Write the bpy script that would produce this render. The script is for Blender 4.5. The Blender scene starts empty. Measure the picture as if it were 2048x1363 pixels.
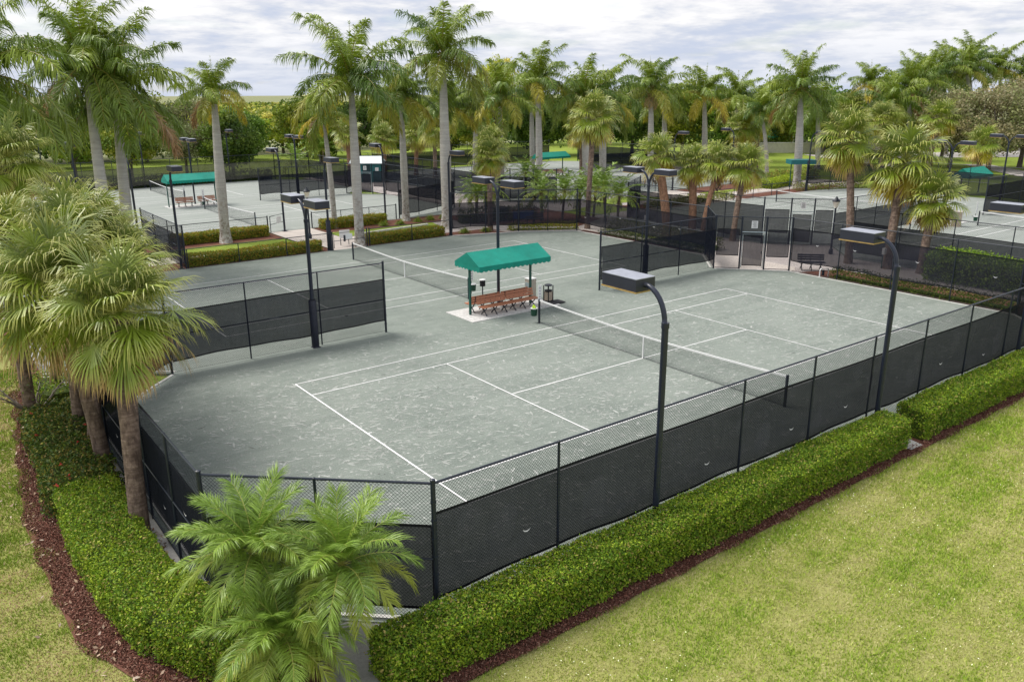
import bpy, math
import numpy as np
from mathutils import Vector, Matrix
R = math.radians
PI = math.pi
scene = bpy.context.scene
COL = scene.collection

# ------------------------------------------------------------------ camera
cd = bpy.data.cameras.new("camera"); cam = bpy.data.objects.new("camera", cd); COL.objects.link(cam)
scene.camera = cam
cd.sensor_width = 36; cd.lens = 1610.15 / 2048 * 36; cd.clip_start = 0.1; cd.clip_end = 20000
az, el, ro = 0.924511, -0.297672, -0.004696
fw = Vector((math.cos(el)*math.cos(az), math.cos(el)*math.sin(az), math.sin(el)))
rt = fw.cross(Vector((0, 0, 1))).normalized(); up = rt.cross(fw)
c_, s_ = math.cos(ro), math.sin(ro)
rt2 = c_*rt + s_*up; up2 = -s_*rt + c_*up
M = Matrix((rt2, up2, -fw)).transposed().to_4x4()
M.translation = Vector((-21.9575, -20.6734, 9.8472))
cam.matrix_world = M

# ------------------------------------------------------------------ light
SUN_AZ, SUN_EL = R(118), R(56)          # where the sun stands (azimuth from +X towards +Y)
sd = bpy.data.lights.new("sun", 'SUN'); sun = bpy.data.objects.new("sun", sd); COL.objects.link(sun)
sd.energy = 2.9; sd.angle = R(30); sd.color = (1.0, 0.95, 0.88)
tosun = Vector((math.cos(SUN_EL)*math.cos(SUN_AZ), math.cos(SUN_EL)*math.sin(SUN_AZ), math.sin(SUN_EL)))
sun.rotation_euler = tosun.to_track_quat('Z', 'Y').to_euler()
world = bpy.data.worlds.new("World"); scene.world = world; world.use_nodes = True
wt = world.node_tree; wn = wt.nodes; wl = wt.links
for n in list(wn): wn.remove(n)
def WN(t, **k):
    n = wn.new(t)
    for a, b in k.items(): setattr(n, a, b)
    return n
def wmath(op, a, b=None, clamp=False):
    n = WN('ShaderNodeMath', operation=op, use_clamp=clamp)
    for i, v in enumerate((a, b)):
        if v is None: continue
        if isinstance(v, (int, float)): n.inputs[i].default_value = v
        else: wl.new(v, n.inputs[i])
    return n.outputs[0]
sky = WN('ShaderNodeTexSky', sky_type='NISHITA'); sky.sun_disc = False
sky.sun_elevation = SUN_EL; sky.sun_rotation = R(90) - SUN_AZ
tc = WN('ShaderNodeTexCoord'); sp = WN('ShaderNodeSeparateXYZ'); wl.new(tc.outputs['Generated'], sp.inputs[0])
zz = wmath('ADD', wmath('MAXIMUM', sp.outputs[2], 0.0), 0.13)
cx = wmath('DIVIDE', sp.outputs[0], zz); cy = wmath('DIVIDE', sp.outputs[1], zz)
cb = WN('ShaderNodeCombineXYZ'); wl.new(cx, cb.inputs[0]); wl.new(cy, cb.inputs[1])
def wnoise(scale, det, rough, off):
    mp = WN('ShaderNodeMapping'); mp.inputs['Location'].default_value = off; wl.new(cb.outputs[0], mp.inputs[0])
    n = WN('ShaderNodeTexNoise'); n.inputs['Scale'].default_value = scale; n.inputs['Detail'].default_value = det
    n.inputs['Roughness'].default_value = rough; wl.new(mp.outputs[0], n.inputs['Vector']); return n.outputs['Fac']
def wramp(f, *stops):
    r = WN('ShaderNodeValToRGB'); e = r.color_ramp.elements
    while len(e) < len(stops): e.new(0.5)
    for i, (p, c) in enumerate(stops): e[i].position = p; e[i].color = (*c, 1)
    wl.new(f, r.inputs[0]); return r.outputs[0]
def wmix(f, a, b):
    n = WN('ShaderNodeMix', data_type='RGBA'); wl.new(f, n.inputs[0]); 
    for i, v in ((6, a), (7, b)):
        if isinstance(v, tuple): n.inputs[i].default_value = (*v, 1)
        else: wl.new(v, n.inputs[i])
    return n.outputs[2]
big = wnoise(0.9, 5, 0.55, (5.2, 3.7, 0)); fine = wnoise(2.8, 7, 0.62, (8, 4, 2))
tex = wmath('ADD', wmath('MULTIPLY', big, 0.5), wmath('MULTIPLY', fine, 0.5))
ccol = wramp(tex, (0.40, (4.5, 4.95, 6.0)), (0.46, (5.4, 5.65, 6.3)), (0.51, (6.6, 6.65, 6.9)), (0.57, (7.6, 7.55, 7.6)))
low = wramp(sp.outputs[2], (0.0, (1, 1, 1)), (0.10, (0, 0, 0)))
ccol = wmix(low, ccol, (6.0, 6.5, 7.7)) if False else ccol
lowf = WN('ShaderNodeMapRange'); wl.new(sp.outputs[2], lowf.inputs[0]); lowf.inputs[1].default_value = 0.0
lowf.inputs[2].default_value = 0.075; lowf.inputs[3].default_value = 0.75; lowf.inputs[4].default_value = 0.0
ccol = wmix(lowf.outputs[0], ccol, (4.3, 4.8, 5.9))
gap = WN('ShaderNodeMapRange'); wl.new(wnoise(1.4, 4, 0.5, (1, 9, 0)), gap.inputs[0])
gap.inputs[1].default_value = 0.56; gap.inputs[2].default_value = 0.72; gap.inputs[3].default_value = 0.0; gap.inputs[4].default_value = 0.55
final = wmix(gap.outputs[0], ccol, sky.outputs[0])
bg = WN('ShaderNodeBackground'); bg.inputs[1].default_value = 0.1; wl.new(final, bg.inputs[0])
wo = WN('ShaderNodeOutputWorld'); wl.new(bg.outputs[0], wo.inputs[0])
scene.view_settings.view_transform = 'Standard'; scene.view_settings.look = 'None'
scene.view_settings.exposure = 0.46; scene.view_settings.gamma = 1
scene.cycles.transparent_max_bounces = 16
scene.cycles.max_bounces = 6; scene.cycles.diffuse_bounces = 3

# ------------------------------------------------------------------ materials
MATS = {}
class NT:
    def __init__(s, name):
        s.m = bpy.data.materials.new(name); s.m.use_nodes = True; s.t = s.m.node_tree
        s.b = s.t.nodes['Principled BSDF']; s.out = s.t.nodes['Material Output']
    def n(s, t, **k):
        x = s.t.nodes.new(t)
        for a, b in k.items(): setattr(x, a, b)
        return x
    def l(s, a, b): s.t.links.new(a, b)
    def pos(s): return s.n('ShaderNodeNewGeometry').outputs['Position']
    def obj(s): return s.n('ShaderNodeTexCoord').outputs['Object']
    def noise(s, scale, det=4, rough=0.55, vec=None, stretch=None, out='Fac', dist=0):
        x = s.n('ShaderNodeTexNoise'); x.inputs['Scale'].default_value = scale; x.inputs['Detail'].default_value = det
        x.inputs['Roughness'].default_value = rough; x.inputs['Distortion'].default_value = dist
        v = vec if vec is not None else s.pos()
        if stretch:
            mp = s.n('ShaderNodeMapping'); mp.inputs['Scale'].default_value = stretch; s.l(v, mp.inputs[0]); v = mp.outputs[0]
        s.l(v, x.inputs['Vector']); return x.outputs[out]
    def ramp(s, f, *stops):
        r = s.n('ShaderNodeValToRGB'); e = r.color_ramp.elements
        while len(e) < len(stops): e.new(0.5)
        for i, (p, c) in enumerate(stops): e[i].position = p; e[i].color = (*(c if isinstance(c, tuple) else (c,)*3), 1)
        s.l(f, r.inputs[0]); return r.outputs[0]
    def mix(s, f, a, b, mode='MIX'):
        x = s.n('ShaderNodeMix', data_type='RGBA', blend_type=mode)
        if isinstance(f, (int, float)): x.inputs[0].default_value = f
        else: s.l(f, x.inputs[0])
        for i, v in ((6, a), (7, b)):
            if isinstance(v, tuple): x.inputs[i].default_value = (*v, 1)
            else: s.l(v, x.inputs[i])
        return x.outputs[2]
    def col(s, c):
        if isinstance(c, tuple): s.b.inputs['Base Color'].default_value = (*c, 1)
        else: s.l(c, s.b.inputs['Base Color'])
    def bump(s, h, strength=0.3, dist=0.02):
        x = s.n('ShaderNodeBump'); x.inputs['Strength'].default_value = strength; x.inputs['Distance'].default_value = dist
        s.l(h, x.inputs['Height']); s.l(x.outputs[0], s.b.inputs['Normal'])
    def rough(s, r): s.b.inputs['Roughness'].default_value = r

def simple(name, col, rough=0.6, metal=0, var=0.25, scale=8, spec=0.5, bump=0):
    N = NT(name); N.rough(rough); N.b.inputs['Metallic'].default_value = metal
    N.b.inputs['Specular IOR Level'].default_value = spec
    f = N.noise(scale, 5, 0.6, vec=N.obj())
    lo = tuple(c*(1-var) for c in col); hi = tuple(min(1, c*(1+var)) for c in col)
    N.col(N.ramp(f, (0.3, lo), (0.7, hi)))
    if bump: N.bump(N.noise(scale*4, 4, vec=N.obj()), bump, 0.01)
    MATS[name] = N.m; return N.m

simple('dark_steel', (0.014, 0.020, 0.034), 0.42, 0, 0.2)
simple('wire_vinyl', (0.006, 0.009, 0.015), 0.75, 0, 0.1, 8, 0.15)
simple('pole_steel', (0.016, 0.021, 0.040), 0.33, 0, 0.15, 3)
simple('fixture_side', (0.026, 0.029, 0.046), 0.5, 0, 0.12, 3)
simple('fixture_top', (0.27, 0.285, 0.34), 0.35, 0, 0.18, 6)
simple('fixture_trim', (0.42, 0.28, 0.09), 0.5, 0, 0.2, 8)
simple('lens_glass', (0.25, 0.26, 0.28), 0.15)
simple('pad_sleeve', (0.010, 0.013, 0.028), 0.55, 0, 0.3, 5)
simple('white_tape', (0.80, 0.80, 0.80), 0.6, 0, 0.04)
simple('white_plastic', (0.70, 0.70, 0.70), 0.4, 0, 0.05)
simple('net_cord', (0.018, 0.022, 0.024), 0.8)
simple('green_metal', (0.006, 0.080, 0.060), 0.4)
simple('galvanised', (0.35, 0.42, 0.45), 0.35, 0.5, 0.2)
simple('black_rubber', (0.014, 0.014, 0.018), 0.85)
simple('bench_iron', (0.030, 0.034, 0.045), 0.5)
simple('cooler_tan', (0.42, 0.38, 0.32), 0.5, 0, 0.1)
simple('ball_yellow', (0.50, 0.72, 0.04), 0.9)
simple('green_bin', (0.004, 0.055, 0.030), 0.5)
simple('blue_bin', (0.01, 0.07, 0.25), 0.5)
simple('lamp_glass', (0.75, 0.72, 0.62), 0.25, 0, 0.05)
simple('kerb_concrete', (0.58, 0.57, 0.54), 0.85, 0, 0.2, 3)
simple('white_wall', (0.62, 0.58, 0.52), 0.8, 0, 0.1, 2)
simple('roof_aqua', (0.42, 0.60, 0.60), 0.5, 0, 0.1, 2)
simple('roof_teal', (0.02, 0.16, 0.17), 0.4, 0, 0.15, 3)
simple('parasol_green', (0.005, 0.30, 0.20), 0.7, 0, 0.1, 2)
simple('white_shed_roof', (0.60, 0.66, 0.68), 0.4, 0, 0.08, 2)
simple('gate_paint', (0.02, 0.05, 0.06), 0.4)
simple('red_flower', (0.65, 0.03, 0.04), 0.6)
simple('dead_wood', (0.19, 0.16, 0.14), 0.9, 0, 0.3, 10, bump=0.4)

def make_awning():
    N = NT('awning_canvas'); N.rough(0.75)
    f = N.noise(1.2, 4, vec=N.obj()); N.col(N.ramp(N.noise(2.2, 6, 0.7, vec=N.obj(), stretch=(1, .5, 1)), (0.3, (0.000, 0.225, 0.165)), (0.7, (0.000, 0.295, 0.222))))
    tr = N.n('ShaderNodeBsdfTranslucent'); tr.inputs[0].default_value = (0.0, 0.22, 0.15, 1)
    mx = N.n('ShaderNodeMixShader'); mx.inputs[0].default_value = 0.12
    N.l(N.b.outputs[0], mx.inputs[1]); N.l(tr.outputs[0], mx.inputs[2]); N.l(mx.outputs[0], N.out.inputs[0])
    N.bump(N.noise(3, 3, vec=N.obj()), 0.35, 0.06)
    MATS['awning_canvas'] = N.m
make_awning()

def make_wood():
    N = NT('bench_wood'); N.rough(0.6)
    f = N.noise(6, 5, 0.6, vec=N.obj(), stretch=(1.2, 18, 18))
    N.col(N.ramp(f, (0.3, (0.34, 0.125, 0.065)), (0.7, (0.52, 0.22, 0.125))))
    MATS['bench_wood'] = N.m
make_wood()

def make_screen(name, trans, col, noise_amt=0.25):
    N = NT(name); N.rough(0.9); N.b.inputs['Specular IOR Level'].default_value = 0.1
    f = N.noise(1.6, 5, 0.6)
    N.col(N.ramp(f, (0.3, tuple(c*0.75 for c in col)), (0.7, tuple(c*1.3 for c in col))))
    t = N.n('ShaderNodeBsdfTransparent'); mx = N.n('ShaderNodeMixShader')
    g = N.noise(9, 3, 0.6, stretch=(1, 1, 0.15))
    mr = N.n('ShaderNodeMapRange'); N.l(g, mr.inputs[0]); mr.inputs[1].default_value = 0.3; mr.inputs[2].default_value = 0.7
    mr.inputs[3].default_value = trans*(1-noise_amt); mr.inputs[4].default_value = trans*(1+noise_amt)
    N.l(mr.outputs[0], mx.inputs[0]); N.l(N.b.outputs[0], mx.inputs[1]); N.l(t.outputs[0], mx.inputs[2]); N.l(mx.outputs[0], N.out.inputs[0])
    MATS[name] = N.m
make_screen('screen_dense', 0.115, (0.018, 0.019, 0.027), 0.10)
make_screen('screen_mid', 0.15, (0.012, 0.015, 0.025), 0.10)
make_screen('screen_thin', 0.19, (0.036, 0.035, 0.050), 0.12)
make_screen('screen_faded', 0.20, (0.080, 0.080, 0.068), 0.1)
simple('screen_hem', (0.010, 0.011, 0.014), 0.9)

def make_court():
    N = NT('clay_court'); N.rough(0.92); N.b.inputs['Specular IOR Level'].default_value = 0.2
    a = N.noise(0.16, 5, 0.6); b = N.noise(1.3, 6, 0.65, dist=1.2); c = N.noise(22, 5, 0.75)
    e = N.noise(0.5, 5, 0.6, stretch=(0.5, 1.6, 1), dist=0.6)
    col = N.ramp(b, (0.30, (0.110, 0.132, 0.116)), (0.70, (0.218, 0.244, 0.217)))
    col = N.mix(N.ramp(a, (0.38, 0.0), (0.66, 1.0)), col, (0.232, 0.258, 0.230))
    col = N.mix(N.ramp(e, (0.48, 0.0), (0.68, 0.75)), col, (0.115, 0.138, 0.122))
    bs = N.noise(1.0, 6, 0.7, stretch=(0.35, 5.5, 1), dist=0.25)
    col = N.mix(N.ramp(bs, (0.50, 0.0), (0.75, 0.5)), col, (0.33, 0.365, 0.33))
    col = N.mix(0.4, col, N.ramp(c, (0.34, (0.10, 0.125, 0.11)), (0.68, (0.38, 0.42, 0.38))))
    N.col(col); N.bump(c, 0.25, 0.006)
    MATS['clay_court'] = N.m
make_court()
def make_clay_far():
    N = NT('clay_court_dry'); N.rough(0.92)
    b = N.noise(0.9, 5, 0.65, stretch=(0.25, 1.5, 1)); c = N.noise(10, 5, 0.7)
    col = N.ramp(b, (0.3, (0.215, 0.240, 0.220)), (0.7, (0.32, 0.345, 0.32)))
    col = N.mix(0.25, col, N.ramp(c, (0.3, (0.15, 0.17, 0.15)), (0.7, (0.38, 0.40, 0.38))))
    N.col(col); MATS['clay_court_dry'] = N.m
make_clay_far()
def attr_mat(name, rough=0.7, transl=0.0, alpha=None, spec=0.5, noise=0, gain=None):
    N = NT(name); N.rough(rough); N.b.inputs['Specular IOR Level'].default_value = spec
    at = N.n('ShaderNodeAttribute'); at.attribute_name = 'Col'
    c = at.outputs['Color']
    if noise: c = N.mix(noise, c, N.ramp(N.noise(14, 4, 0.7), (0.3, 0.35), (0.7, 1.5)), 'MULTIPLY')
    if gain: c = N.mix(1.0, c, gain, 'MULTIPLY')
    N.col(c)
    sh = N.b.outputs[0]
    if transl:
        tr = N.n('ShaderNodeBsdfTranslucent'); N.l(c, tr.inputs[0]); mx = N.n('ShaderNodeMixShader'); mx.inputs[0].default_value = transl
        N.l(sh, mx.inputs[1]); N.l(tr.outputs[0], mx.inputs[2]); sh = mx.outputs[0]; N.l(sh, N.out.inputs[0])
    if alpha:
        t = N.n('ShaderNodeBsdfTransparent'); mx = N.n('ShaderNodeMixShader'); N.l(at.outputs['Alpha'], mx.inputs[0])
        N.l(t.outputs[0], mx.inputs[1]); N.l(sh, mx.inputs[2]); N.l(mx.outputs[0], N.out.inputs[0])
    MATS[name] = N.m
attr_mat('leaf', 0.40, 0.18, spec=0.5, gain=(1.80, 1.55, 1.1))
attr_mat('leaf_dull', 0.6, 0.25, spec=0.25, gain=(1.62, 1.72, 1.35))
attr_mat('grass_blade', 0.75, 0.25, spec=0.15, gain=(1.45, 1.42, 1.45))
attr_mat('scuff', 0.95, alpha=True, spec=0.05)
attr_mat('mulch_chip', 0.9, spec=0.1)
def make_ground(name, c1, c2, c3, s1, s2, bump=0.5, c4=None):
    N = NT(name); N.rough(0.95); N.b.inputs['Specular IOR Level'].default_value = 0.1
    a = N.noise(s1, 5, 0.6); b = N.noise(s2, 6, 0.75)
    col = N.ramp(a, (0.34, c1), (0.66, c2)); col = N.mix(N.ramp(b, (0.42, 0.0), (0.68, 0.75)), col, c3)
    if c4: col = N.mix(N.ramp(N.noise(s1*0.35, 5, 0.6, stretch=(1.0, 0.5, 1)), (0.50, 0.0), (0.68, 0.85)), col, c4)
    N.col(col); N.bump(b, bump, 0.03); MATS[name] = N.m
make_ground('lawn_ground', (0.27, 0.29, 0.08), (0.35, 0.34, 0.13), (0.20, 0.22, 0.06), 0.6, 18)
make_ground('lawn_far', (0.19, 0.265, 0.04), (0.27, 0.335, 0.06), (0.15, 0.21, 0.03), 0.12, 2.5, 0.2)
make_ground('mulch', (0.14, 0.062, 0.045), (0.20, 0.095, 0.070), (0.065, 0.028, 0.020), 1.2, 30)
make_ground('sand', (0.40, 0.39, 0.37), (0.50, 0.49, 0.47), (0.30, 0.29, 0.27), 1.5, 25)
make_ground('concrete', (0.50, 0.45, 0.41), (0.60, 0.54, 0.50), (0.44, 0.39, 0.36), 0.4, 12, 0.1)
make_ground('plaza_paving', (0.36, 0.32, 0.31), (0.44, 0.40, 0.385), (0.30, 0.27, 0.26), 0.5, 14, 0.1)
make_ground('road', (0.46, 0.43, 0.40), (0.52, 0.49, 0.46), (0.42, 0.39, 0.37), 0.1, 3, 0.1)
make_ground('marsh', (0.21, 0.235, 0.115), (0.27, 0.27, 0.14), (0.14, 0.165, 0.085), 0.006, 0.05, 0.1, (0.27, 0.25, 0.13))
make_ground('stone_pad', (0.55, 0.54, 0.53), (0.66, 0.65, 0.63), (0.36, 0.35, 0.34), 3, 9, 0.3)
make_ground('pebble_panel', (0.42, 0.34, 0.26), (0.55, 0.48, 0.40), (0.20, 0.16, 0.13), 12, 60, 0.5)

def make_royal_bark():
    N = NT('royal_bark'); N.rough(0.85); o = N.obj()
    r = N.noise(1.0, 4, 0.6, vec=o, stretch=(0.3, 0.3, 7)); p = N.noise(5, 6, 0.7, vec=o); q = N.noise(1.3, 5, 0.65, vec=o)
    col = N.ramp(r, (0.35, (0.34, 0.325, 0.30)), (0.5, (0.44, 0.425, 0.395)), (0.52, (0.30, 0.285, 0.26)), (0.56, (0.45, 0.435, 0.40)))
    sx = N.n('ShaderNodeSeparateXYZ'); N.l(o, sx.inputs[0])
    mr = N.n('ShaderNodeMapRange'); N.l(sx.outputs[2], mr.inputs[0]); mr.inputs[1].default_value = 4.5; mr.inputs[2].default_value = 0.3
    mr.inputs[3].default_value = 0.0; mr.inputs[4].default_value = 1.0
    dirt = N.n('ShaderNodeMath', operation='MULTIPLY'); N.l(mr.outputs[0], dirt.inputs[0]); N.l(N.ramp(p, (0.46, 0.0), (0.60, 1.0)), dirt.inputs[1])
    col = N.mix(dirt.outputs[0], col, (0.16, 0.125, 0.095))
    col = N.mix(N.ramp(q, (0.5, 0.0), (0.75, 0.5)), col, (0.30, 0.25, 0.20))
    N.col(col); N.bump(r, 0.3, 0.03); MATS['royal_bark'] = N.m
make_royal_bark()
def make_bark(name, c1, c2, c3):
    N = NT(name); N.rough(0.9); o = N.obj()
    r = N.noise(1.5, 5, 0.65, vec=o, stretch=(1.5, 1.5, 9)); p = N.noise(9, 5, 0.7, vec=o, stretch=(1, 1, 0.35))
    col = N.mix(N.ramp(p, (0.40, 0.0), (0.65, 1.0)), N.ramp(r, (0.35, c1), (0.65, c2)), c3)
    N.col(col); N.bump(r, 0.8, 0.05); MATS[name] = N.m
make_bark('sabal_bark', (0.15, 0.10, 0.075), (0.34, 0.25, 0.19), (0.085, 0.055, 0.04))
make_bark('sabal_bark_orange', (0.28, 0.15, 0.085), (0.40, 0.225, 0.135), (0.17, 0.09, 0.055))
make_bark('tree_bark', (0.13, 0.11, 0.09), (0.20, 0.17, 0.14), (0.07, 0.055, 0.045))
make_bark('crownshaft', (0.13, 0.19, 0.035), (0.21, 0.26, 0.06), (0.24, 0.20, 0.07))

# ------------------------------------------------------------------ mesh building
class MB:
    def __init__(s): s.v = []; s.f = []; s.c = []; s.mi = []; s.n = 0; s.hascol = False
    def add(s, verts, faces, col=None, mi=0):
        """verts (N,3); faces (K,w) index array"""
        verts = np.asarray(verts, dtype=np.float32).reshape(-1, 3); faces = np.asarray(faces, dtype=np.int32)
        s.v.append(verts); s.f.append(faces + s.n); s.mi.append(np.full(len(faces), mi, np.int32))
        if col is not None:
            col = np.asarray(col, dtype=np.float32)
            if col.ndim == 1: col = np.tile(col, (len(verts), 1))
            if col.shape[1] == 3: col = np.c_[col, np.ones(len(col), np.float32)]
            s.hascol = True
        else: col = np.ones((len(verts), 4), np.float32)
        s.c.append(col); s.n += len(verts); return s
    def more(s, faces, mi=0):
        """extra faces on the verts of the last add"""
        base = s.n - len(s.v[-1]); s.f.append(np.asarray(faces, np.int32) + base); s.mi.append(np.full(len(faces), mi, np.int32))
    def box(s, c, d, rz=0, mi=0, tilt=0):
        x, y, z = np.array(d)/2
        v = np.array([(i*x, j*y, k*z) for k in (-1, 1) for j in (-1, 1) for i in (-1, 1)], float)
        if tilt: ct, st = math.cos(tilt), math.sin(tilt); v = v @ np.array([[1, 0, 0], [0, ct, st], [0, -st, ct]])
        if rz: cr, sr = math.cos(rz), math.sin(rz); v = v @ np.array([[cr, sr, 0], [-sr, cr, 0], [0, 0, 1]])
        return s.add(v + np.array(c), [(0, 2, 3, 1), (4, 5, 7, 6), (0, 1, 5, 4), (2, 6, 7, 3), (0, 4, 6, 2), (1, 3, 7, 5)], mi=mi)
    def tube(s, pts, rad, n=8, caps=True, mi=0, col=None):
        pts = np.array(pts, float); k = len(pts); rad = np.full(k, rad) if np.isscalar(rad) else np.array(rad, float)
        t = np.gradient(pts, axis=0); t /= np.linalg.norm(t, axis=1)[:, None] + 1e-9
        ref = np.array([0, 0, 1.0]) if abs(t[0][2]) < 0.9 else np.array([1.0, 0, 0])
        a = np.cross(t, ref); a /= np.linalg.norm(a, axis=1)[:, None] + 1e-9; b = np.cross(t, a)
        an = np.arange(n)*2*PI/n
        v = pts[:, None, :] + rad[:, None, None]*(np.cos(an)[None, :, None]*a[:, None, :] + np.sin(an)[None, :, None]*b[:, None, :])
        f = [(i*n+j, i*n+(j+1) % n, (i+1)*n+(j+1) % n, (i+1)*n+j) for i in range(k-1) for j in range(n)]
        s.add(v.reshape(-1, 3), f, mi=mi, col=col)
        if caps:
            s.more([tuple(range(n))], mi); s.more([tuple((k-1)*n+j for j in reversed(range(n)))], mi)
        return s
    def poly(s, pts, z=0.0, mi=0):
        return s.add([(x, y, z) for x, y in pts], [tuple(range(len(pts)))], mi=mi)
    def slab(s, pts, z0, z1, mi=0):
        k = len(pts); s.add([(x, y, z1) for x, y in pts] + [(x, y, z0) for x, y in pts], [tuple(range(k))], mi=mi)
        s.more([(i, i+k, (i+1) % k+k, (i+1) % k) for i in range(k)], mi); return s
    def obj(s, name, mats, parent=None, smooth=False, link=True):
        V = np.concatenate(s.v); me = bpy.data.meshes.new(name)
        tot = np.concatenate([np.full(len(f), f.shape[1], np.int32) for f in s.f]); idx = np.concatenate([f.ravel() for f in s.f])
        me.vertices.add(len(V)); me.vertices.foreach_set('co', V.ravel().astype(np.float32))
        me.loops.add(len(idx)); me.loops.foreach_set('vertex_index', idx)
        me.polygons.add(len(tot)); st = np.concatenate([[0], np.cumsum(tot)[:-1]]).astype(np.int32)
        me.polygons.foreach_set('loop_start', st); me.polygons.foreach_set('loop_total', tot)
        me.polygons.foreach_set('material_index', np.concatenate(s.mi))
        me.polygons.foreach_set('use_smooth', np.full(len(tot), smooth))
        if s.hascol:
            a = me.attributes.new('Col', 'FLOAT_COLOR', 'POINT'); a.data.foreach_set('color', np.concatenate(s.c).ravel())
        me.update(calc_edges=True); me.validate()
        for m in (mats if isinstance(mats, (list, tuple)) else [mats]): me.materials.append(MATS[m])
        o = bpy.data.objects.new(name, me)
        if link: COL.objects.link(o)
        if parent is not None: o.parent = parent
        return o

def tag(o, label=None, cat=None, group=None, kind=None):
    if label: o['label'] = label
    if cat: o['category'] = cat
    if group: o['group'] = group
    if kind: o['kind'] = kind
    return o
def thing(name, label, cat, loc=(0, 0, 0), rz=0, group=None):
    o = bpy.data.objects.new(name, None); COL.objects.link(o); o.location = loc; o.rotation_euler = (0, 0, rz)
    o.empty_display_size = 0.2
    return tag(o, label, cat, group)
def copy_tree(o, parent=None):
    c = o.copy(); COL.objects.link(c)
    if parent is not None: c.parent = parent
    for ch in list(o.children): copy_tree(ch, c)
    return c
def copy_thing(o, label, loc, rz=0, scale=1):
    c = copy_tree(o); c.location = loc; c.rotation_euler = (0, 0, rz); c.scale = (scale,)*3; c['label'] = label; return c
def struct(name, mb, mat, smooth=False):
    return tag(mb.obj(name, mat, smooth=smooth), name.replace('_', ' ') + ' of the place', name.replace('_', ' '), kind='structure')

# ------------------------------------------------------------------ ground, courts, paths
AX0, AX1, AY0, AY1 = -18.4, 18.35, -9.15, 28.5        # near pair of courts
padA = [(-15.1, AY0), (15.2, AY0), (AX1, -6.0), (AX1, 6.2), (15.5, 9.3), (AX1, 12.3), (AX1, 24.6), (14.6, 26.9), (9.7, AY1), (-18.4, AY1),
        (AX0, 12.3), (-15.0, 9.4), (-16.8, 7.7), (AX0, 5.8), (AX0, -6.15)]
padB = [(-15, 38.2), (15.2, 38.2), (18.3, 41.3), (18.3, 54.2), (15.4, 57.3), (18.3, 60.4), (18.3, 73.3), (15.2, 76.4), (-15, 76.4), (-18.4, 73.3), (-18.4, 41.3)]
padC = [(27.8, -9.1), (58.5, -9.1), (61.6, -6), (61.6, 25.4), (58.5, 28.5), (29.0, 28.5), (24.65, 25.6), (24.65, 12.7), (27.7, 9.3), (24.65, 6.2), (24.65, -6)]
padD = [(27.8, 38.2), (58.5, 38.2), (61.6, 41.3), (61.6, 73.3), (58.5, 76.4), (28.5, 76.4), (24.65, 73.3), (24.65, 41.3)]
g = MB().add([(-9000, -9000, -.16), (9000, -9000, -.16), (9000, 9000, -.16), (-9000, 9000, -.16)], [(0, 1, 2, 3)])
struct('marsh_ground', g, 'marsh')
g = MB().poly([(-80, -70), (240, -70), (240, 36), (150, 125), (60, 118), (-60, 124), (-80, 100)], -.10)
struct('lawn', g, 'lawn_far')
g = MB().poly([(-45, -45), (60, -45), (60, -10.72), (-12, -10.72), (-17, -10.75), (-19.2, -8.9), (-20.7, -5.5), (-20.85, 0), (-20.5, 6), (-19.5, 12), (-19.3, 40), (-45, 40)], -.07)
struct('lawn_near', g, 'lawn_ground')
g = MB().poly([(-15.98, -10.75), (60, -10.75), (60, -9.9), (-15, -9.9), (-16.4, -9.9)], -.045)
g.poly([(-17.2, -10.9), (-15.9, -10.9), (-16.3, -9.9), (-18.7, -6.5), (-18.7, 12), (-18.7, 30), (-19.3, 30), (-19.7, 12), (-20.6, 5), (-20.95, 0), (-20.8, -5.2), (-20.2, -7.0), (-19.2, -8.8)], -.040)
struct('mulch_bed', g, 'mulch')
g = MB().poly([(-16.9, -10.4), (-16.2, -9.5), (60, -9.9), (60, -8.9), (-15, -8.9), (-18.2, -6.0), (-18.2, 30), (-18.85, 30), (-18.95, -3.5), (-18.3, -6.8), (-17.4, -8.6), (-17.6, -9.6)], -.03)
g.poly([(-17.5, -11.2), (-16.75, -11.2), (-16.4, -9.55), (-15.1, -9.5), (-15.1, -8.95), (-16.0, -8.6), (-17.2, -8.9)], -.02)
g.poly([(.05, -10.62), (.62, -10.66), (.95, -9.4), (-.1, -9.4)], -.012)
struct('sand_strip', g, 'sand')
g = MB()
for p in (padA, padC, padD): g.slab(p, -.1, 0.0) if p is padA else None
struct('clay_court', g, 'clay_court')
g = MB(); g.slab(padB, -.1, 0.0); g.slab(padC, -.1, 0.0); g.slab(padD, -.1, 0.0)
struct('far_clay_courts', g, 'clay_court_dry')
def kerb_strip(mb, pts, w=0.10, z=0.02):
    for (a, b) in zip(pts[:-1], pts[1:]):
        a = np.array(a); b = np.array(b); d = (b-a)/np.linalg.norm(b-a); n = np.array([-d[1], d[0]])*w/2
        a2 = a - d*0.03; b2 = b + d*0.03
        q = [a2-n, a2+n, b2+n, b2-n]; mb.slab([tuple(x) for x in q], -.08, z)
        z += 0.0015
k = MB(); kerb_strip(k, [(15.2, -9.0), (18.15, -6.0), (18.15, 6.15), (15.55, 9.15)]); kerb_strip(k, [(15.5, 9.5), (18.15, 12.3), (18.15, 24.5), (14.55, 26.75), (9.7, 28.35)], z=.03)
kerb_strip(k, [(-18.2, 12.4), (-14.9, 9.55)], z=.02); kerb_strip(k, [(-15.1, 9.2), (-16.7, 7.6), (-18.2, 5.8), (-18.2, -6.1), (-15.05, -9.0)], z=.03)
struct('court_kerb', k, 'kerb_concrete')
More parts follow.
